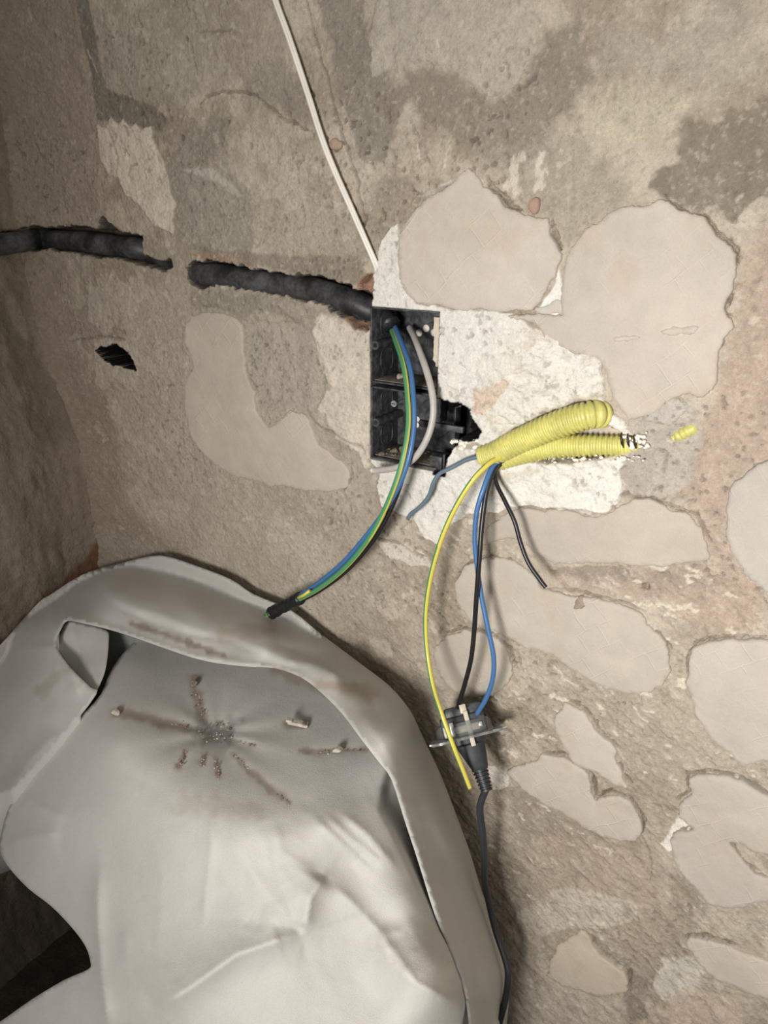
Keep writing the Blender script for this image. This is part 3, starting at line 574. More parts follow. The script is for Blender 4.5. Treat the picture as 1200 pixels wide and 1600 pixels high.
# broken plastic and connecting bar on the right of the lower half
m = MB(); c = wp(700, 668, -.012)
m.box(c+[-.030, -.002, -.003], c+[.016, .003, .003], bev=.0008, M=None); m.box(c+[-.012, -.010, .006], c+[-.003, .004, .030], bev=.001)
m.build('connecting_bar', M_box, root, angle=.6)
m = MB(); c = wp(690, 725, -.004)
m.box(c+[-.012, -.002, -.006], c+[.001, .014, .007], bev=.0012); m.tube([c+[.003, -.001, -.006], c+[.003, -.001, .010]], .0011, 8); m.box(c+[-.022, .004, -.008], c+[-.008, .018, -.004], bev=.001)
m.build('broken_lug', M_box, root, angle=.6)
# black conduit mouth with a torn end at the top left
m = MB(); c = wp(606, 500, -.022); dirc = np.array([.8, -.35, -.5]); dirc /= np.linalg.norm(dirc)
pts = [c-dirc*.012, c-dirc*.004, c+dirc*.004, c+dirc*.008, c+dirc*.0075, c]
m.tube(pts, [.0085, .0088, .0086, .0088, .0070, .0068], 20, cap=False); m.build('conduit_mouth', M_black, root)
# rubble on the sills
def rock(m, c, r, rnd, mi=0, sq=1.0):
    bm = bmesh.new(); bmesh.ops.create_icosphere(bm, subdivisions=2, radius=1)
    a = rnd.random()*6; sc = Vector((rnd.uniform(.7, 1.3), rnd.uniform(.7, 1.2), rnd.uniform(.5, .9)*sq))
    for v in bm.verts:
        n_ = 1+.28*math.sin(v.co.x*3.1+a)*math.cos(v.co.y*2.7+a*2)+rnd.uniform(-.12, .12)
        v.co = Vector((v.co.x*sc.x, v.co.y*sc.y, v.co.z*sc.z))*n_*r
    bm.transform(Matrix.Rotation(rnd.random()*6, 4, 'Z')); bm.verts.index_update()
    m.add([np.array(v.co)+c for v in bm.verts], [[v.index for v in f.verts] for f in bm.faces], mi); bm.free()
rnd = random.Random(4); m = MB()
for k in range(26):
    x_ = rnd.uniform(XB0+.004, XB1-.012); rock(m, np.array([x_, rnd.uniform(.006, .040), ZB0+th+.0004]), rnd.uniform(.0008, .0030), rnd)
rock(m, np.array([XB0+.022, .024, ZB0+th+.003]), .0060, rnd); rock(m, np.array([XB0+.014, .020, ZB0+th+.002]), .0042, rnd)
o = m.build('plaster_rubble', M_debris, smooth=False); tag(o, 'grey plaster crumbs lying in the bottom of the lower socket box', 'rubble', kind='stuff')
m = MB(); rock(m, np.array([XB0+.020, .020, zm1+th+.0025]), .0048, rnd)
o = m.build('plaster_chip', M_chip, smooth=False); tag(o, 'pale plaster chip on the sill inside the upper socket box', 'plaster chip')

# ------------------------------------------------------------------ wires
def wire(name, P, r, mats, label=None, n=14, mf=None, root=None, steps=16, flat=None, cu=True, tw=0, cat='wire'):
    pp = spline(P, steps); m = MB(); m.tube(pp, r, n, mfun=mf, flat=flat, tw=tw)
    o = m.build(name, mats, root)
    if label: tag(o, label, cat)
    return o
def gy_mf(lo0, lo1, hi=9):          # yellow stripe on the side that lies between two angles, wandering along the wire
    def f(t, d):
        d = d/np.linalg.norm(d); a = math.degrees(math.atan2(d.dot(-FW), d.dot(RT))); return 1 if lo0+(lo1-lo0)*t < a < hi else 0
    return f
# bundle of three hanging out of the box, taped at the end
root = empty('taped_wire_bundle', 'three wires hanging from the socket box, ends wrapped in black tape', 'wire bundle', tuple(wp(612, 510, -.02)))
B0 = [(612, 507, -.030), (622, 530, -.010), (636, 572, .012), (642, 620, .024), (643, 665, .032), (636, 710, .040), (622, 755, .044), (600, 805, .046), (575, 845, .046), (540, 885, .046), (500, 916, .046), (462, 938, .046), (432, 952, .047)]
def off(P, dx, dy, do=0): return [wp(x+dx*w, y+dy*w, o_+do*w) for (x, y, o_), w in zip(P, [1]*(len(P)))]
def offs(P, dd):   # per-point pixel shifts
    return [wp(x+a, y+b_, o_+c_) for (x, y, o_), (a, b_, c_) in zip(P, dd)]
n_ = len(B0)
gyd = [(-3, 2, 0), (-4, 2, .001), (-5, 1, .001), (-5, 0, .001), (-5, 0, .002), (-5, 0, .003), (-4, 0, .004), (-3, 0, .004), (-1, 0, .005), (0, 1, .005), (0, 2, .005), (0, 1, .003), (0, 1, .003)]
bld = [(3, -2, 0), (3, -1, 0), (4, 0, 0), (4, 0, 0), (4, 0, 0), (4, 0, .0), (3, 0, 0), (-2, -2, 0), (-6, -4, .0), (-5, -5, 0), (-4, -4, 0), (-1, -3, 0), (0, -2, 0)]
bkd = [(0, 0, -.004), (0, 0, -.004), (0, 0, -.004), (0, 0, -.004), (0, 0, -.004), (1, 0, -.004), (4, 1, -.003), (5, 3, -.002), (5, 4, .0), (3, 5, .0), (2, 5, 0), (2, 3, 0), (1, 2, 0)]
wire('green_yellow_wire', offs(B0, gyd), .0024, [M_green, M_yw], n=24, mf=gy_mf(20, -60, 82), root=root)
wire('blue_wire', offs(B0, bld), .0024, [M_blue], root=root)
wire('black_wire', offs(B0, bkd), .0023, [M_blk], root=root)
E0 = [wp(462+8, 938-4, .047), wp(450, 944, .047), wp(438, 950, .047), wp(428, 956, .047), wp(424, 958, .047)]
m = MB(); pe = spline(E0, 10); kk = np.arange(len(pe)); m.tube(pe, .0066+.0005*np.sin(kk*.55)+.0003*np.sin(kk*1.7), 16); m.build('tape_wrap', M_tape, root)
m = MB(); m.tube([wp(426, 954, .049), wp(418, 958, .049), wp(413, 961, .049)], [.0024, .0023, .0012], 12, m=0); m.build('wire_end', [M_green], root)
m = MB(); m.tube([wp(428, 958, .051), wp(421, 961, .051), wp(416, 963, .051)], [.0018, .0017, .0009], 12); m.build('wire_end', [M_yw], root)
m = MB(); m.tube([wp(466, 934, .053), wp(476, 929, .053), wp(484, 923, .053)], [.0017, .0016, .0016], 12); m.tube([wp(484, 923, .053), wp(486, 922, .053)], [.0008, .0008], 8, m=1)
m.build('wire_end', [M_yw, M_copper], root)
# grey cable
G0 = [(640, 512, -.030), (648, 528, -.012), (657, 552, .004), (668, 585, .016), (676, 620, .022), (676, 655, .026), (665, 690, .030), (645, 718, .032), (618, 731, .032), (590, 735, .030), (584, 735, .030)]
root = empty('grey_cable', 'thin grey cable looping out of the socket box, bent back left', 'cable', tuple(wp(640, 512, -.02)))
wire('outer_sheath', [wp(*p) for p in G0], .0030, [M_greyw], n=16, root=root)
m = MB(); m.tube([wp(586, 735, .0302), wp(580.5, 734.7, .030)], [.0026, .0026], 12); m.tube([wp(583, 735, .0305), wp(579.9, 734.7, .0305)], .0017, 10, m=1); m.build('cut_end', [M_white, M_copper], root)
# white cable on the wall above
Wc = [(330, -420, .006), (385, -200, .006), (420, -40, .006), (431, 2, .006), (452, 60, .006), (482, 150, .007), (501, 210, .008), (520, 260, .008), (550, 328, .007), (575, 385, .006), (588, 416, .002), (591, 436, -.006)]
root = empty('white_cable', 'white flat twin cable running down the wall to the socket box', 'cable', tuple(wp(432, 5, 0)))
for s_ in (-1, 1):
    wire('cable_core', [wp(x+s_*1.9, y, o_) for x, y, o_ in Wc], .0017, [M_white], n=12, root=root)
# wires coming out of the yellow conduit
wire('electrical_wire', [wp(*p) for p in [(800, 705, .010), (778, 716, .020), (760, 728, .030), (735, 755, .040), (708, 800, .045), (687, 850, .048), (672, 905, .050), (665, 960, .052), (667, 1015, .055), (676, 1070, .066), (690, 1115, .078), (708, 1165, .084), (722, 1200, .082), (734, 1231, .080)]],
     .0022, [M_green, M_yw], 'long yellow and green wire hanging in front of the dangling socket', n=24, mf=gy_mf(-80, -80, 128))
wire('electrical_wire', [wp(*p) for p in [(800, 712, .006), (780, 720, .014), (768, 732, .022), (755, 765, .032), (745, 800, .036), (742, 840, .037), (745, 880, .038), (752, 930, .040), (762, 980, .043), (771, 1025, .045), (770, 1060, .046), (760, 1090, .047), (745, 1116, .047)]],
     .0022, [M_blue], 'blue wire from yellow conduit curving down to the dangling socket')
wire('electrical_wire', [wp(*p) for p in [(800, 714, .003), (782, 722, .012), (772, 734, .020), (760, 770, .030), (753, 820, .038), (750, 860, .043), (747, 900, .045), (744, 940, .045), (741, 985, .045), (736, 1030, .046), (726, 1070, .047), (717, 1100, .047), (715, 1122, .046)]],
     .0022, [M_blk], 'black wire from yellow conduit running down to the dangling socket')
wire('electrical_wire', [wp(*p) for p in [(800, 716, .002), (784, 724, .010), (774, 736, .015), (776, 756, .020), (790, 785, .026), (804, 815, .030), (814, 850, .032), (826, 880, .034), (843, 905, .036), (853, 918, .037)]],
     .0019, [M_blk], 'short loose black wire hanging free right of the others')
wire('electrical_wire', [wp(*p) for p in [(772, 708, .008), (750, 713, .012), (728, 719, .014), (705, 731, .016), (687, 740, .017), (677, 755, .018), (670, 775, .018), (655, 793, .018), (642, 803, .018), (637, 811, .018)]],
     .0019, [M_bluegrey], 'short grey blue wire bending down from the yellow conduit mouth')

# ------------------------------------------------------------------ yellow corrugated conduits
def corr(P, r, name='yellow_conduit', pitch=.0042, label='', taper=None):
    pp = spline(P, 40)
    L = np.concatenate([[0], np.cumsum(np.linalg.norm(np.diff(pp, axis=0), axis=1))]); n = int(L[-1]/pitch*9)
    s_ = np.linspace(0, L[-1], n); q = np.stack([np.interp(s_, L, pp[:, i]) for i in range(3)], -1)
    ph = s_/pitch*2*math.pi; w = np.clip(.75+1.3*np.sin(ph), 0, 1)
    rr = r*(.84+.16*w)
    if taper is not None: rr = rr*np.interp(s_/L[-1], *taper)
    m = MB(); m.tube(q, rr, 28, cap=False)
    q2, r2 = q[::-1][-14:][::-1], rr[:14]*.84
    m.tube(q[:40], rr[:40]*.86, 28, cap=False, m=1)
    o = m.build(name, [M_yel, M_black if False else M_yel]); tag(o, label, 'conduit', 'yellow corrugated conduits'); return o
corr([wp(752, 714, .014), wp(775, 707, .013), wp(810, 690, .013), wp(850, 672, .012), (wp(890, 657, .010)), wp(920, 649, .008), wp(936, 647, .001), wp(942, 647, -.012)], .0112, label='upper yellow corrugated conduit, its mouth holding the wires',
     taper=([0, .15, .6, 1], [.82, .92, 1.03, 1.0]))
corr([wp(770, 722, .002), wp(800, 712, .003), wp(840, 702, .004), wp(880, 697, .003), wp(920, 696, .001), wp(955, 696, -.002), wp(985, 695, -.005), wp(1004, 694, -.012)], .0098, label='lower yellow corrugated conduit half buried in white plaster',
     taper=([0, .6, .9, 1], [1, 1, .85, .7]))
corr([wp(1048, 690, -.012), wp(1058, 682, -.0045), wp(1070, 676, -.0025), wp(1082, 670, -.0035), wp(1094, 662, -.012)], .0048, pitch=.0034, label='short bit of yellow conduit showing through the wall at right')
# torn black slots where the lower conduit is cut open, white plaster ribs between
m = MB(); rnd = random.Random(9)
for k in range(3):
    c = wp(970+k*10, 689+k*.6, .0075-k*.0012)
    m.tube([c+[-.001, .002, .006-k*.0005], c+[0, 0, .002], c+[.001, .0005, -.002], c+[.002, .003, -.006]], [.0004, .0009, .0010, .0004], 8)
o = m.build('torn_conduit_slot', M_black, smooth=True); o.parent = bpy.data.objects['yellow_conduit.001']
m = MB()
for k in range(46):
    t_ = rnd.random(); c = wp(800+t_*205, 716-t_*4+rnd.uniform(-3, 8), .004+rnd.uniform(-.002, .003)); rock(m, c, rnd.uniform(.0008, .0020), rnd, sq=.8)
for k in range(22):
    c = wp(rnd.uniform(975, 1012), rnd.uniform(676, 700), .003); rock(m, c, rnd.uniform(.001, .003), rnd)
for k in range(16):
    c = wp(rnd.uniform(706, 752), rnd.uniform(686, 704), .003+rnd.uniform(-.002, .002)); rock(m, c, rnd.uniform(.0015, .0042), rnd)
o = m.build('plaster_crumbs', M_gyp, parent if False else None, smooth=True); o.parent = wall

# ------------------------------------------------------------------ dangling socket insert
def rock_obj(name, px, py, off_, r, material, label, seed, cat='plaster chip'):
    m = MB(); rock(m, wp(px, py, off_), r, random.Random(seed)); o = m.build(name, material, smooth=False); return tag(o, label, cat)
O = wp(728, 1150, .046); tilt = math.radians(14)
ax = RT*math.cos(tilt)+UP*math.sin(tilt); az = -RT*math.sin(tilt)+UP*math.cos(tilt); ay = FW
az = az*.965+FW*.25; az /= np.linalg.norm(az); ay = np.cross(az, ax)
ML = Matrix(((ax[0], ay[0], az[0], O[0]), (ax[1], ay[1], az[1], O[1]), (ax[2], ay[2], az[2], O[2]), (0, 0, 0, 1)))
def L2W(p): return np.array(ML @ Vector(p))
root = empty('socket_insert', 'smoky clear and black socket mechanism dangling upside down on its wires', 'socket', tuple(O))
m = MB()      # square support ring with a round hole
n = 40
for (z0, z1) in ((-.0011, .0011),):
    vo = []; vi = []
    for i in range(n):
        a = 2*math.pi*i/n; ca, sa = math.cos(a), math.sin(a); e = 2/7
        vo.append((math.copysign(abs(ca)**e, ca)*.0345, math.copysign(abs(sa)**e, sa)*.0345)); vi.append((ca*.024, sa*.024))
    V = [(*p, z1) for p in vo]+[(*p, z1) for p in vi]+[(*p, z0) for p in vo]+[(*p, z0) for p in vi]; Fq = []
    for i in range(n):
        j = (i+1) % n; Fq += [(i, j, n+j, n+i), (2*n+j, 2*n+i, 3*n+i, 3*n+j), (j, i, 2*n+i, 2*n+j), (n+i, n+j, 3*n+j, 3*n+i)]
    m.add([L2W(p) for p in V], Fq)
m.build('support_ring', M_clear, root, angle=.5)
m = MB(); m.tube([L2W((0, 0, .001)), L2W((0, 0, .010)), L2W((0, 0, .014))], [.0275, .0268, .0245], 32, cap=False)
o = m.build('clear_housing', M_clear, root)
m = MB()
m.box((-.021, -.019, .001), (.021, .019, .020), bev=.002, M=ML); m.box((-.015, -.016, .018), (.021, .016, .0285), bev=.0025, M=ML)
m.box((-.019, -.010, .002), (-.013, .010, .016), bev=.001, M=ML)
m.build('mechanism_body', M_box, root, angle=.6)
m = MB()
m.box((-.0135, -.0232, .003), (-.0095, -.0185, .016), bev=.0008, M=ML)
m.build('terminal_clamp', M_chrome, root, angle=.6)
m = MB(); m.box((.013, -.0225, .006), (.017, -.0185, .011), bev=.0008, M=ML); m.build('terminal_clamp', M_chrome, root, angle=.6)
m = MB(); m.box((-.020, -.021, .003), (-.016, -.012, .013), bev=.0006, M=ML); m.build('terminal_clamp', M_cream, root, angle=.6)
m = MB()     # cross-shaped earth strap
m.box((.002, -.0222, -.009), (.0062, -.0196, .023), bev=.0004, M=ML); m.box((-.009, -.0210, .0045), (.014, -.0192, .0105), bev=.0004, M=ML); m.box((.000, -.0205, .0215), (.006, .012, .0294), bev=.0004, M=ML)
m.build('earth_strap', M_cream, root, angle=.6)
m = MB(); m.box((-.036, -.004, -.0016), (-.026, .004, .0004), bev=.0004, M=ML); m.build('fixing_claw', M_chrome, root, angle=.6)
m = MB(); m.box((.026, -.006, -.0012), (.040, -.002, .0004), bev=.0004, M=ML); m.build('fixing_claw', M_chrome, root, angle=.6)
# power plug under it
root = empty('power_plug', 'black power plug pushed in from below with a dark cord', 'plug', tuple(L2W((0, 0, -.004))))
m = MB(); secs = []
for z, w, d_, x_ in [(-.0015, .0205, .019, .001), (-.006, .0200, .0185, .001), (-.008, .0165, .014, .002), (-.018, .0135, .0125, .0035), (-.029, .0100, .0105, .005), (-.032, .0088, .0088, .005)]:
    q = []
    for i in range(24):
        a = 2*math.pi*i/24; ca, sa = math.cos(a), math.sin(a); e = 2/3.4
        q.append(L2W((x_+math.copysign(abs(ca)**e, ca)*w*.86, math.copysign(abs(sa)**e, sa)*d_*.9, z)))
    secs.append(q)
V = [p for q in secs for p in q]; Fq = [(i*24+j, i*24+(j+1) % 24, (i+1)*24+(j+1) % 24, (i+1)*24+j) for i in range(5) for j in range(24)]+[tuple(range(24)), tuple(range(5*24, 6*24))]
m.add(V, Fq); o = m.build('plug_body', M_plug, root, angle=.7)
zz = np.linspace(-.031, -.052, 64); rr = np.interp(zz, [-.052, -.031], [.0052, .0072])*(1+.10*np.sign(np.sin(np.arange(64)*.62)))
rr[-6:] = .0058
m = MB(); m.tube([L2W((.005+(-.031-z)*.05, 0, z)) for z in zz], rr, 18); m.build('strain_relief', M_plug, root, angle=.5)
e = L2W((.006, 0, -.050))
wire('power_cord', [e, wp(750, 1262, .062), wp(754, 1300, .060), wp(757, 1345, .058), wp(757, 1375, .058), wp(765, 1415, .060), wp(775, 1455, .066), (wp(790, 1500, .075)), wp(794, 1525, .080), wp(790, 1560, .085), wp(778, 1610, .095), wp(770, 1680, .11), wp(775, 1790, .12), wp(776, 1895, .13)],
     .0034, [M_cord], root=root, n=16)

# ------------------------------------------------------------------ white sheet over a round drum
ZD = .547                                            # height of the drum top
def s_z(px, py, z): return (z-CAM[2])/ray(px, py)[2]
def s_y(px, py, offw): return (-offw-CAM[1])/ray(px, py)[1]
def clampw(px, py, s):            # keeps the cloth clear of both walls
    dx = ray(px, py); m = (-.024-CAM[1])/dx[1]; x_ = dx[0]*m; m = (-.024-.035*math.exp(-max(x_+.86, 0)/.05)-CAM[1])/dx[1]; m2 = -.815/dx[0] if dx[0] < 0 else 9; return float(min(s, m, m2))
def rbf(ctrl, px, py):
    """thin-plate surface through the control points"""
    c = np.array([(a, b_) for a, b_, _ in ctrl], float)/300; v = np.array([q[2] for q in ctrl], float)
    def U(r): return np.where(r > 0, r*r*np.log(r+1e-9), 0)
    n = len(c); K = U(np.hypot(c[:, None, 0]-c[None, :, 0], c[:, None, 1]-c[None, :, 1]))+np.eye(n)*.002
    A = np.zeros((n+3, n+3)); A[:n, :n] = K; A[:n, n] = 1; A[:n, n+1:] = c; A[n, :n] = 1; A[n+1:, :n] = c.T
    w = np.linalg.solve(A, np.concatenate([v, [0, 0, 0]]))
    x = np.asarray(px)/300; y = np.asarray(py)/300; out = w[n]+w[n+1]*x+w[n+2]*y
    for i in range(n): out = out+w[i]*U(np.hypot(x-c[i, 0], y-c[i, 1]))
    return out
def fill(out_, g):
    pts = []
    for i in range(len(out_)):
        a, b_ = np.array(out_[i]), np.array(out_[(i+1) % len(out_)]); k = max(1, int(np.hypot(*(b_-a))/g))
        pts += [a+(b_-a)*j/k for j in range(k)]
    pts = np.array(pts); x0, y0 = pts.min(0); x1, y1 = pts.max(0)
    gx_, gy_ = np.meshgrid(np.arange(x0, x1, g), np.arange(y0, y1, g*.9)); gx_[1::2] += g/2; gx_ = gx_.ravel(); gy_ = gy_.ravel()
    d = sdf(gx_, gy_, out_); k = d < -g*.6
    vs, es, fs, *_ = delaunay_2d_cdt([Vector(p) for p in pts]+[Vector((a, b_)) for a, b_ in zip(gx_[k], gy_[k])], [], [list(range(len(pts)))], 1, 1e-4)
    return np.array([v[:] for v in vs]), [tuple(f) for f in fs]
def smooth_outline(P, n=5):
    m_ = len(P); q = spline([tuple(P[i % m_])+(0,) for i in range(-2, m_+3)], n)[:, :2]; return [tuple(p) for p in q[2*n:2*n+n*m_]]
def ridge(px, py, P, h, w, pw=1.0):
    d, ar, _ = seg_dist(px, py, P, False); e = np.clip(np.minimum(ar, 1-ar)*5, .15, 1); return -h*e*np.exp(-(d/w)**pw)
def step(px, py, P, h, w):       # cloth left of the walking direction sits nearer
    d, ar, sg = seg_dist(px, py, P, False); e = np.clip(np.minimum(ar, 1-ar)*5, 0, 1); return -h*e*(sstep(-w, w, d*sg)-.5)*np.exp(-d/(w*7))
def extrude_edge(V, Fc, idxs, fn):
    """adds a strip behind consecutive boundary vertices"""
    base = len(V); V = list(V)+[fn(V[i]) for i in idxs]
    for k in range(len(idxs)-1): Fc.append((idxs[k], idxs[k+1], base+k+1, base+k))
    return V, Fc
def boundary(Fc):
    nxt = {}
    s_ = set()
    for f in Fc:
        for i in range(len(f)): s_.add((f[i], f[(i+1) % len(f)]))
    for a, b_ in s_:
        if (b_, a) not in s_: nxt[a] = b_
    start = next(iter(nxt)); lp_ = [start]; c = nxt[start]
    while c != start and c in nxt and len(lp_) < len(nxt)+2: lp_.append(c); c = nxt[c]
    return lp_
sheet_col = lin((203, 200, 193))
DIRT = [([(180, 1113), (215, 1118), (245, 1127), (293, 1137)], 9), ([(303, 1058), (305, 1080), (312, 1100), (316, 1120)], 9), ([(365, 1180), (390, 1205), (420, 1230), (452, 1255)], 7),
        ([(468, 1173), (500, 1175), (530, 1172), (575, 1172)], 5), ([(447, 1132), (480, 1130)], 6), ([(288, 1175), (278, 1200)], 5), ([(318, 1182), (315, 1195)], 4), ([(337, 1188), (342, 1215)], 4), ([(372, 1160), (400, 1165)], 2)]
# --- layer A: drum top and the skirts in front
OUT_A = [(158, 1085), (175, 1045), (205, 1008), (240, 985), (320, 990), (430, 1010), (520, 1050), (600, 1120), (640, 1200), (680, 1290), (715, 1400), (745, 1500), (760, 1650), (400, 1650), (100, 1650), (-40, 1650), (-40, 1622), (0, 1597), (50, 1562), (100, 1532), (138, 1515), (142, 1503), (134, 1478), (112, 1448), (80, 1415), (45, 1388), (12, 1352), (0, 1325), (3, 1300), (12, 1268), (30, 1232), (60, 1195), (100, 1148), (130, 1115)]
zc = lambda x, y, z=ZD: (x, y, s_z(x, y, z))
CT_A = [zc(240, 1000), zc(205, 1040), zc(300, 1030), zc(350, 1060), zc(450, 1060), zc(540, 1110), zc(580, 1160, ZD-.002), zc(590, 1200, ZD-.004), zc(560, 1245, ZD-.008), zc(480, 1258, ZD-.004), zc(400, 1255, ZD-.002), zc(370, 1140, ZD-.003), zc(480, 1170), zc(190, 1110), zc(180, 1160, ZD-.003), zc(230, 1205, ZD-.006), zc(310, 1240, ZD-.005), zc(340, 1145, ZD-.006),
        (500, 1290, .598), (560, 1290, .606), (400, 1290, .598), (450, 1340, .592), (300, 1300, .610), (550, 1350, .600), (350, 1400, .596), (480, 1400, .580), (600, 1440, .585), (420, 1480, .577), (450, 1560, .560), (600, 1560, .560), (700, 1560, .572), (300, 1600, .575), (450, 1650, .548), (650, 1650, .555),
        (230, 1300, .632), (180, 1350, .650), (230, 1420, .622), (200, 1550, .615), (155, 1450, .652), (120, 1400, .672), (60, 1330, .705), (10, 1330, .735), (60, 1240, .735), (110, 1170, .735), (135, 1490, .668), (100, 1560, .660), (0, 1620, .670), (150, 1650, .640),
        (655, 1290, .658), (695, 1350, .682), (735, 1440, .690), (757, 1500, .685), (645, 1230, .665), (625, 1160, .68), (755, 1600, .665), (690, 1500, .578), (640, 1410, .590), (600, 1345, .598)]
V2, FA = fill(smooth_outline(OUT_A, 3), 5.0)
px, py = V2[:, 0], V2[:, 1]; s = rbf(CT_A, px, py)
ins = 1-sstep(.80, 1.08, np.hypot((px-380)/225, (py-1130)/140))
def panel(px, py, P, h, w): d = sdf(px, py, P); return -h*sstep(-w, w, -d)
FOLD = [(596, 1262), (622, 1312), (660, 1390), (705, 1480), (724, 1532), (728, 1640)]
PAN = [(228, 1800), (236, 1582), (300, 1542), (370, 1492), (476, 1456), (486, 1400), (508, 1368), (590, 1452), (650, 1535), (722, 1575), (860, 1800)]
s += panel(px, py, FOLD[:-1]+[(730, 1800), (1000, 1800), (1000, 1000), (640, 1120), (600, 1230)], -.014, 8)
s += ridge(px, py, FOLD, .004, 14)
def edge(px, py, P, h, wa, wb):       # sharp fold: slow on one side, quick on the other
    d, ar, sg = seg_dist(px, py, P, False); e = np.clip(np.minimum(ar, 1-ar)*6, .2, 1); return -h*e*np.exp(-d/np.where(sg < 0, wa, wb))
s += edge(px, py, PAN[1:5], .021, 62, 24)
s += edge(px, py, PAN[4:7], .012, 30, 15)
s += edge(px, py, PAN[6:10], .0075, 16, 22)
for P_, h_, w_ in [([(484, 1272), (530, 1315), (585, 1368)], .0034, 6), ([(505, 1270), (550, 1312), (605, 1356)], .0030, 5), ([(530, 1268), (575, 1305), (622, 1362)], .0042, 7), ([(335, 1250), (330, 1330), (316, 1460)], .0035, 9), ([(240, 1320), (255, 1370), (245, 1500)], .002, 18),
                   ([(156, 1340), (154, 1430), (160, 1520), (176, 1640)], .013, 15), ([(196, 1450), (200, 1520)], .003, 10), ([(30, 1240), (60, 1260), (110, 1280)], .005, 18), ([(5, 1320), (40, 1310), (100, 1300)], .006, 22),
                   ([(598, 1460), (610, 1500), (650, 1540)], .003, 10), ([(590, 1460), (630, 1455), (650, 1430)], .002, 10), ([(430, 1285), (440, 1330), (500, 1366)], .004, 26), ([(350, 1285), (380, 1350), (470, 1450)], .003, 30), ([(640, 1440), (655, 1480), (640, 1500)], .0015, 8)]:
    s += ridge(px, py, P_, h_, w_)
rc = random.Random(12)
for k in range(16):      # fine creases pressed into the cloth
    x_, y_ = rc.uniform(190, 640), rc.uniform(1300, 1590); a_ = rc.choice([-.9, -1.2, 1.3, 1.6, .8])+rc.uniform(-.2, .2); l_ = rc.uniform(25, 70)
    s += ridge(px, py, [(x_, y_), (x_+l_*math.cos(a_), y_+l_*math.sin(a_))], rc.choice([-1, 1])*rc.uniform(.0006, .0012), rc.uniform(4, 8))
for P_, w_ in DIRT: s += ridge(px, py, P_, -.0022, w_*1.2)
s += .0045*np.exp(-(np.hypot((px-340)/34, (py-1145)/24))**2)
a_ = np.arctan2((py-1145)*1.5, px-340); rr_ = np.hypot(px-340, (py-1145)*1.5); s += .0012*ins*np.sin(a_*9+2)*np.exp(-(rr_-60)**2/60**2)
s += (.0016*fbm(px*.001, py*.001, .12, 2, 77)+.0004*fbm(px*.001, py*.001, .03, 3, 78))*(1-.6*ins)
cA = np.tile(sheet_col, (len(V2), 1))
def stain(cc, px, py, P, w, colr, st, seed):
    d, ar, _ = seg_dist(px, py, P, False); n_ = fbm(px*.001, py*.001, .012, 4, seed)
    m = (st*(1-sstep(.2, 1.3, (d+w*.6*n_)/w)))[:, None]; return cc*(1-m)+lin(colr)*m
for k, (P_, w_) in enumerate(DIRT): cA = stain(cA, px, py, P_, w_, (140, 119, 96), .65, 20+k)
cA = stain(cA, px, py, [(326, 1148), (354, 1142)], 24, (128, 125, 120), .8, 40)
cA = stain(cA, px, py, [(430, 1045), (500, 1070), (560, 1100)], 12, (150, 132, 110), .6, 41)
cA = stain(cA, px, py, [(615, 1470), (650, 1500), (690, 1530)], 26, (226, 222, 212), .7, 45)
cA = stain(cA, px, py, [(290, 1255), (400, 1265)], 18, (170, 158, 140), .3, 42)
VA = [sp(a, b_, clampw(a, b_, c_)) for a, b_, c_ in zip(px, py, s)]
bl = boundary(FA)
inner = np.array(sp(380, 1300, .80))
def behind(p):                                     # cloth returns under the fold
    d = np.array(p)-CAM; q = np.array(p)+d*.05; c = inner-q; c[2] = 0; q = q+c*.25+np.array([0, 0, -.05]); q[1] = min(q[1], -.012); q[0] = max(q[0], -.84); return q
def downf(p): return np.array([p[0], p[1]-.01, .004])
nA = len(VA)
low = [i for i in range(len(bl)) if V2[bl[i]][1] > 1648.5]; other = [i for i in range(len(bl)) if V2[bl[i]][1] <= 1648.5]
low_map, oth_map = {}, {}
for k in range(len(bl)):
    a, b_ = bl[k], bl[(k+1) % len(bl)]; lo = V2[a][1] > 1648.5 and V2[b_][1] > 1648.5
    mp = low_map if lo else oth_map; fn = downf if lo else behind
    for q in (a, b_):
        if q not in mp: mp[q] = len(VA); VA.append(fn(VA[q]))
    FA.append((b_, a, mp[a], mp[b_]))
cA = np.vstack([cA, np.tile(sheet_col, (len(VA)-nA, 1))])
sheet = empty('dust_sheet', 'large translucent white nonwoven sheet draped over a round drum in the corner', 'dust sheet', (float(sp(370, 1140, .7)[0]), float(sp(370, 1140, .7)[1]), 0))
def cloth(name, V, Fc, cc, t_=.0007):
    o = new_obj(name, V, Fc, M_sheet, col=cc)
    bm = bmesh.new(); bm.from_mesh(o.data); bmesh.ops.recalc_face_normals(bm, faces=bm.faces[:]); bm.to_mesh(o.data); bm.free()
    md = o.modifiers.new('thickness', 'SOLIDIFY'); md.thickness = t_; md.offset = 0; under(o, sheet); return o
cloth('drum_cover', VA, FA, cA)
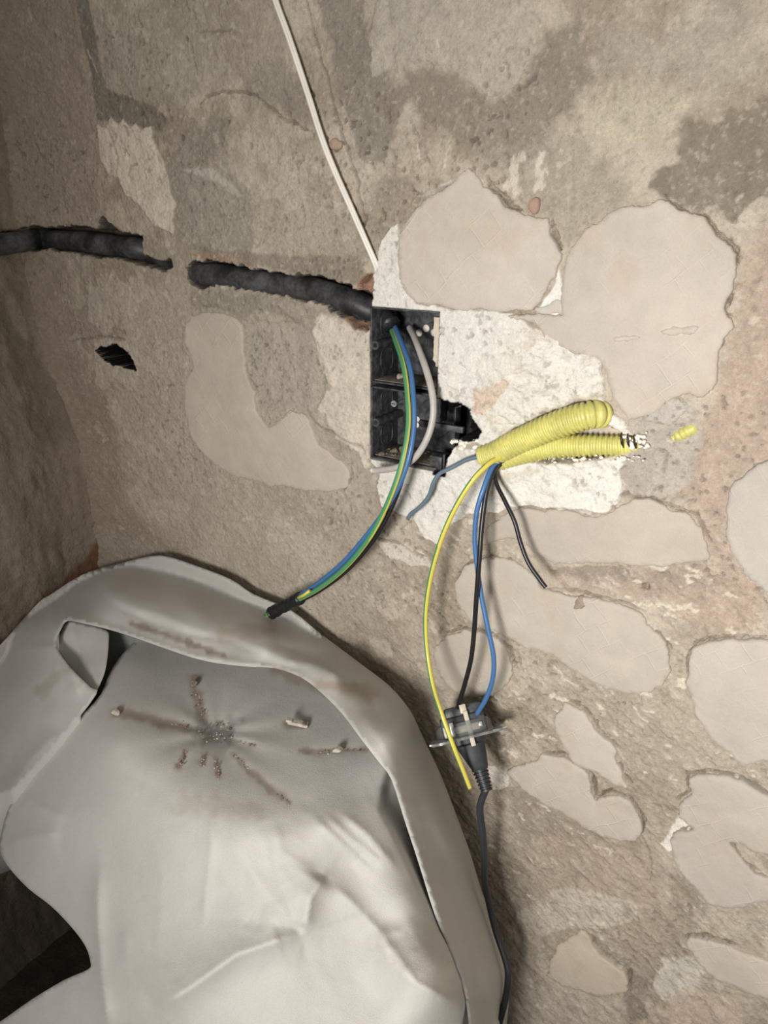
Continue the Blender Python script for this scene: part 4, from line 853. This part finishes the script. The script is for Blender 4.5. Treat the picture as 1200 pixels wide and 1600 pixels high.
# --- layer B: the thick rolled fold behind and to the right
OUT_B = [(-50, 1050), (0, 1008), (30, 975), (62, 940), (78, 930), (118, 904), (150, 890), (200, 877), (250, 868), (300, 882), (360, 905), (395, 928), (455, 954), (500, 990), (560, 1035), (608, 1072), (640, 1110), (662, 1155), (690, 1215), (715, 1280), (735, 1335), (752, 1392), (775, 1450), (797, 1520), (792, 1565), (782, 1650),
         (742, 1650), (728, 1560), (705, 1490), (680, 1430), (655, 1350), (632, 1280), (612, 1218), (592, 1190), (565, 1155), (535, 1115), (500, 1080), (470, 1058), (430, 1044), (385, 1041), (340, 1036), (300, 1027), (250, 1010), (205, 994), (165, 982), (130, 974), (106, 970),
         (96, 982), (88, 1005), (98, 1028), (118, 1052), (142, 1075), (150, 1085), (100, 1150), (60, 1195), (25, 1232), (14, 1238), (0, 1241), (-50, 1243)]
CT_B = [(-50, 1050, .93), (0, 1008, .95), (78, 932, .985), (150, 892, .99), (250, 870, s_z(250, 870, .575)), (360, 905, s_z(360, 905, .572)), (455, 954, s_z(455, 954, .568)), (560, 1035, s_z(560, 1035, .562)), (620, 1085, s_z(620, 1085, .556)),
        (662, 1155, s_y(662, 1155, .035)), (715, 1280, s_y(715, 1280, .035)), (752, 1392, s_y(752, 1392, .04)), (797, 1520, s_y(797, 1520, .05)), (785, 1650, s_y(785, 1650, .06)), (740, 1650, .60), (728, 1560, .612), (690, 1450, .628), (655, 1350, .640), (632, 1280, .645), (612, 1218, .632), (590, 1190, .630),
        (695, 1350, .69), (755, 1500, .71), (645, 1220, .675), (620, 1150, .655),
        (500, 1078, s_z(500, 1078, .580)), (430, 1042, s_z(430, 1042, .582)), (340, 1034, s_z(340, 1034, .580)), (250, 1008, s_z(250, 1008, .582)), (165, 980, s_z(165, 980, .585)), (106, 970, s_z(106, 970, .585)),
        (180, 925, s_z(180, 925, .600)), (300, 955, s_z(300, 955, .605)), (420, 1000, s_z(420, 1000, .600)), (520, 1055, s_z(520, 1055, .592)), (590, 1115, s_z(590, 1115, .578)),
        (88, 1005, .805), (50, 1040, .825), (110, 1075, .765), (60, 1120, .775), (20, 1180, .78), (0, 1238, .75), (-50, 1200, .80), (80, 1160, .75), (30, 985, .90), (-50, 1240, .77)]
V3, FB = fill(smooth_outline(OUT_B, 3), 5.0)
px, py = V3[:, 0], V3[:, 1]; s = rbf(CT_B, px, py)
do_, _, _ = seg_dist(px, py, [(640, 1110), (662, 1155), (690, 1215), (715, 1280), (735, 1335), (752, 1392), (775, 1450), (797, 1520), (792, 1565), (782, 1650)], False)
lie = np.minimum(s, rbf(CT_A, px, py)-.004); w_l = sstep(3, 34, do_)*sstep(1180, 1320, py)*(px > 560); s = s*(1-w_l)+lie*w_l      # the strip always lies over the skirt
s += ridge(px, py, [(106, 970), (165, 981), (250, 1009), (300, 1026), (385, 1040), (470, 1056), (500, 1078)], .007, 7, 1.5)
s += ridge(px, py, [(150, 930), (200, 955), (245, 975), (300, 990), (360, 1000), (420, 1030)], -.007, 11)
s += ridge(px, py, [(190, 945), (250, 960), (300, 985), (400, 1010), (470, 1040)], .006, 16)
for P_, h_, w_ in [([(30, 1012), (80, 1013), (92, 1006)], .006, 6), ([(80, 930), (82, 970), (90, 1000)], .005, 10), ([(95, 1025), (115, 1060), (125, 1090)], .006, 8), ([(15, 1235), (45, 1190), (95, 1140)], .005, 10), ([(430, 1030), (490, 1040), (545, 1062)], .010, 14),
                   ([(400, 1000), (480, 1020), (560, 1070), (600, 1130)], -.005, 14), ([(560, 1100), (620, 1200), (660, 1310), (720, 1480)], .006, 24), ([(640, 1120), (680, 1220), (740, 1390), (780, 1500)], .004, 10), ([(612, 1200), (635, 1280), (660, 1350), (700, 1470)], .008, 8),
                   ([(790, 1520), (785, 1600)], .004, 10), ([(700, 1380), (740, 1500), (765, 1620)], -.006, 14), ([(150, 890), (180, 940), (230, 960)], .003, 18), ([(0, 1100), (60, 1060), (100, 1040)], .004, 25), ([(300, 890), (400, 960), (520, 1020)], .002, 20)]:
    s += ridge(px, py, P_, h_, w_)
s += .0035*fbm(px*.001, py*.001, .10, 3, 87)+.0010*fbm(px*.001, py*.001, .03, 3, 88)
cB = np.tile(sheet_col, (len(V3), 1))
cB = stain(cB, px, py, [(205, 975), (240, 985), (280, 1000), (350, 1025)], 6, (128, 112, 92), .75, 60)
cB = stain(cB, px, py, [(350, 990), (420, 985)], 12, (172, 146, 118), .4, 61)
cB = stain(cB, px, py, [(500, 1068), (540, 1075), (580, 1085)], 12, (166, 142, 118), .6, 62)
cB = stain(cB, px, py, [(430, 1045), (470, 1060)], 5, (130, 114, 94), .6, 63)
cB = stain(cB, px, py, [(60, 1080), (100, 1050), (120, 1040)], 14, (165, 156, 142), .5, 64)
VB = [sp(a, b_, clampw(a, b_, c_)) for a, b_, c_ in zip(px, py, s)]
nB = len(VB); bl = boundary(FB); mp = {}
HEM = [p for p in OUT_B if p in OUT_B[OUT_B.index((742, 1650)):OUT_B.index((142, 1075))+1]]
def back(p, q2):                                   # folds away behind: under the roll or down along the wall
    d = np.array(p)-CAM
    if q2[1] > 1640: return np.array([p[0], p[1], .004])
    if q2[1] > 965 and 92 < q2[0] < 780 and min(math.hypot(q2[0]-a_[0], q2[1]-a_[1]) for a_ in HEM) < 45: q = np.array(p)+d*.014
    else: q = np.array(p)+d*.03; q[2] -= .10
    q[1] = min(q[1], -.012); q[0] = max(q[0], -.842); return q
for k in range(len(bl)):
    a, b_ = bl[k], bl[(k+1) % len(bl)]
    for q in (a, b_):
        if q not in mp: mp[q] = len(VB); VB.append(back(VB[q], V3[q]))
    FB.append((b_, a, mp[a], mp[b_]))
cB = np.vstack([cB, np.tile(sheet_col, (len(VB)-nB, 1))])
cloth('rolled_fold', VB, FB, cB)
# --- small turned-in flap beside the gap
OUT_C = [(106, 971), (135, 976), (166, 985), (170, 1000), (166, 1040), (158, 1065), (146, 1082), (125, 1062), (100, 1032), (90, 1008), (97, 984)]
V4, FC = fill(smooth_outline(OUT_C, 3), 4.0); px, py = V4[:, 0], V4[:, 1]
s = rbf([(106, 971, .822), (166, 985, .812), (166, 1040, .776), (146, 1082, .757), (90, 1008, .810), (128, 1025, .800)], px, py)+.004
s += ridge(px, py, [(112, 975), (120, 1010), (140, 1060)], .004, 12)
cloth('turned_flap', [sp(a, b_, c_) for a, b_, c_ in zip(px, py, s)], FC, np.tile(sheet_col*.98, (len(V4), 1)))
# inside cloth seen through the gap
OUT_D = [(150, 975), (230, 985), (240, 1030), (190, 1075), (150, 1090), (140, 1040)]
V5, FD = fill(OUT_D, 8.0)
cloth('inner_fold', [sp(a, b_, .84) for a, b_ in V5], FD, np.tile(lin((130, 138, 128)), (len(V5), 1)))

# debris resting on the drum top
def on_top(px, py, h): return CAM+ray(px, py)*s_z(px, py, ZD+h)
rnd = random.Random(21)
for (px_, py_, r_, mt, lb) in [(181, 1113, .0038, M_chip, 'round plaster crumb at the left end of a dust streak on the sheet'), (303, 1068, .0042, M_debris, 'grey crumb in the dust streak above the drum centre'), (528, 1171, .0040, M_chip, 'small pale chip in the right dust streak on the sheet')]:
    m = MB(); rock(m, on_top(px_, py_, .002), r_, rnd); tag(m.build('plaster_crumb', mt, smooth=False), lb, 'plaster crumb')
m = MB(); c = on_top(466, 1130, .003); Mx = Matrix.Translation(c) @ Matrix.Rotation(.55, 4, 'Z') @ Matrix.Rotation(.25, 4, 'Y')
m.box((-.0100, -.0035, -.0015), (.0095, .0035, .0018), bev=.0008, M=Mx); m.box((-.012, -.004, .0010), (-.006, .001, .0035), bev=.0006, M=Mx); m.box((.004, -.0035, .001), (.0075, .002, .0030), bev=.0005, M=Mx, m=1)
tag(m.build('plaster_flake', [M_chip, M_debris], smooth=False), 'flat pale broken flake lying on the sheet right of centre', 'plaster flake')
m = MB()
for P_, w_ in DIRT:
    for k in range(int(10+w_*5)):
        t_ = rnd.random()*(len(P_)-1); i_ = int(t_); f_ = t_-i_
        x_ = P_[i_][0]*(1-f_)+P_[i_+1][0]*f_+rnd.gauss(0, w_*.45); y_ = P_[i_][1]*(1-f_)+P_[i_+1][1]*f_+rnd.gauss(0, w_*.35)
        rock(m, on_top(x_, y_, -.002), rnd.uniform(.0003, .0009), rnd, mi=rnd.choice([0, 0, 0, 1, 2]))
for k in range(60):
    a = rnd.random()*6.28; q = rnd.random()**.5; rock(m, on_top(338+q*28*math.cos(a), 1146+q*17*math.sin(a), -.004), rnd.uniform(.0004, .0011), rnd, mi=rnd.choice([0, 0, 1]))
tag(m.build('scattered_grit', [M_debris, M_chip, M_brick], smooth=False), 'brown grit in star shaped streaks on the covered drum top', 'grit', kind='stuff')

# small pieces belong to the part that carries them
def sub(child, part):
    mw = child.matrix_world.copy(); child.parent = part; child.matrix_parent_inverse = Matrix(); bpy.context.view_layer.update()
    child.matrix_parent_inverse = part.matrix_world.inverted()
bpy.context.view_layer.update()
def kids(root_name, key): return [o for o in bpy.data.objects[root_name].children if o.name.split('.')[0] == key]
for o in kids('socket_insert', 'fixing_claw'): sub(o, kids('socket_insert', 'support_ring')[0])
for o in kids('socket_insert', 'terminal_clamp'): sub(o, kids('socket_insert', 'mechanism_body')[0])
for o in kids('taped_wire_bundle', 'wire_end'): sub(o, kids('taped_wire_bundle', 'tape_wrap')[0])
for o in kids('grey_cable', 'cut_end'): sub(o, kids('grey_cable', 'outer_sheath')[0])
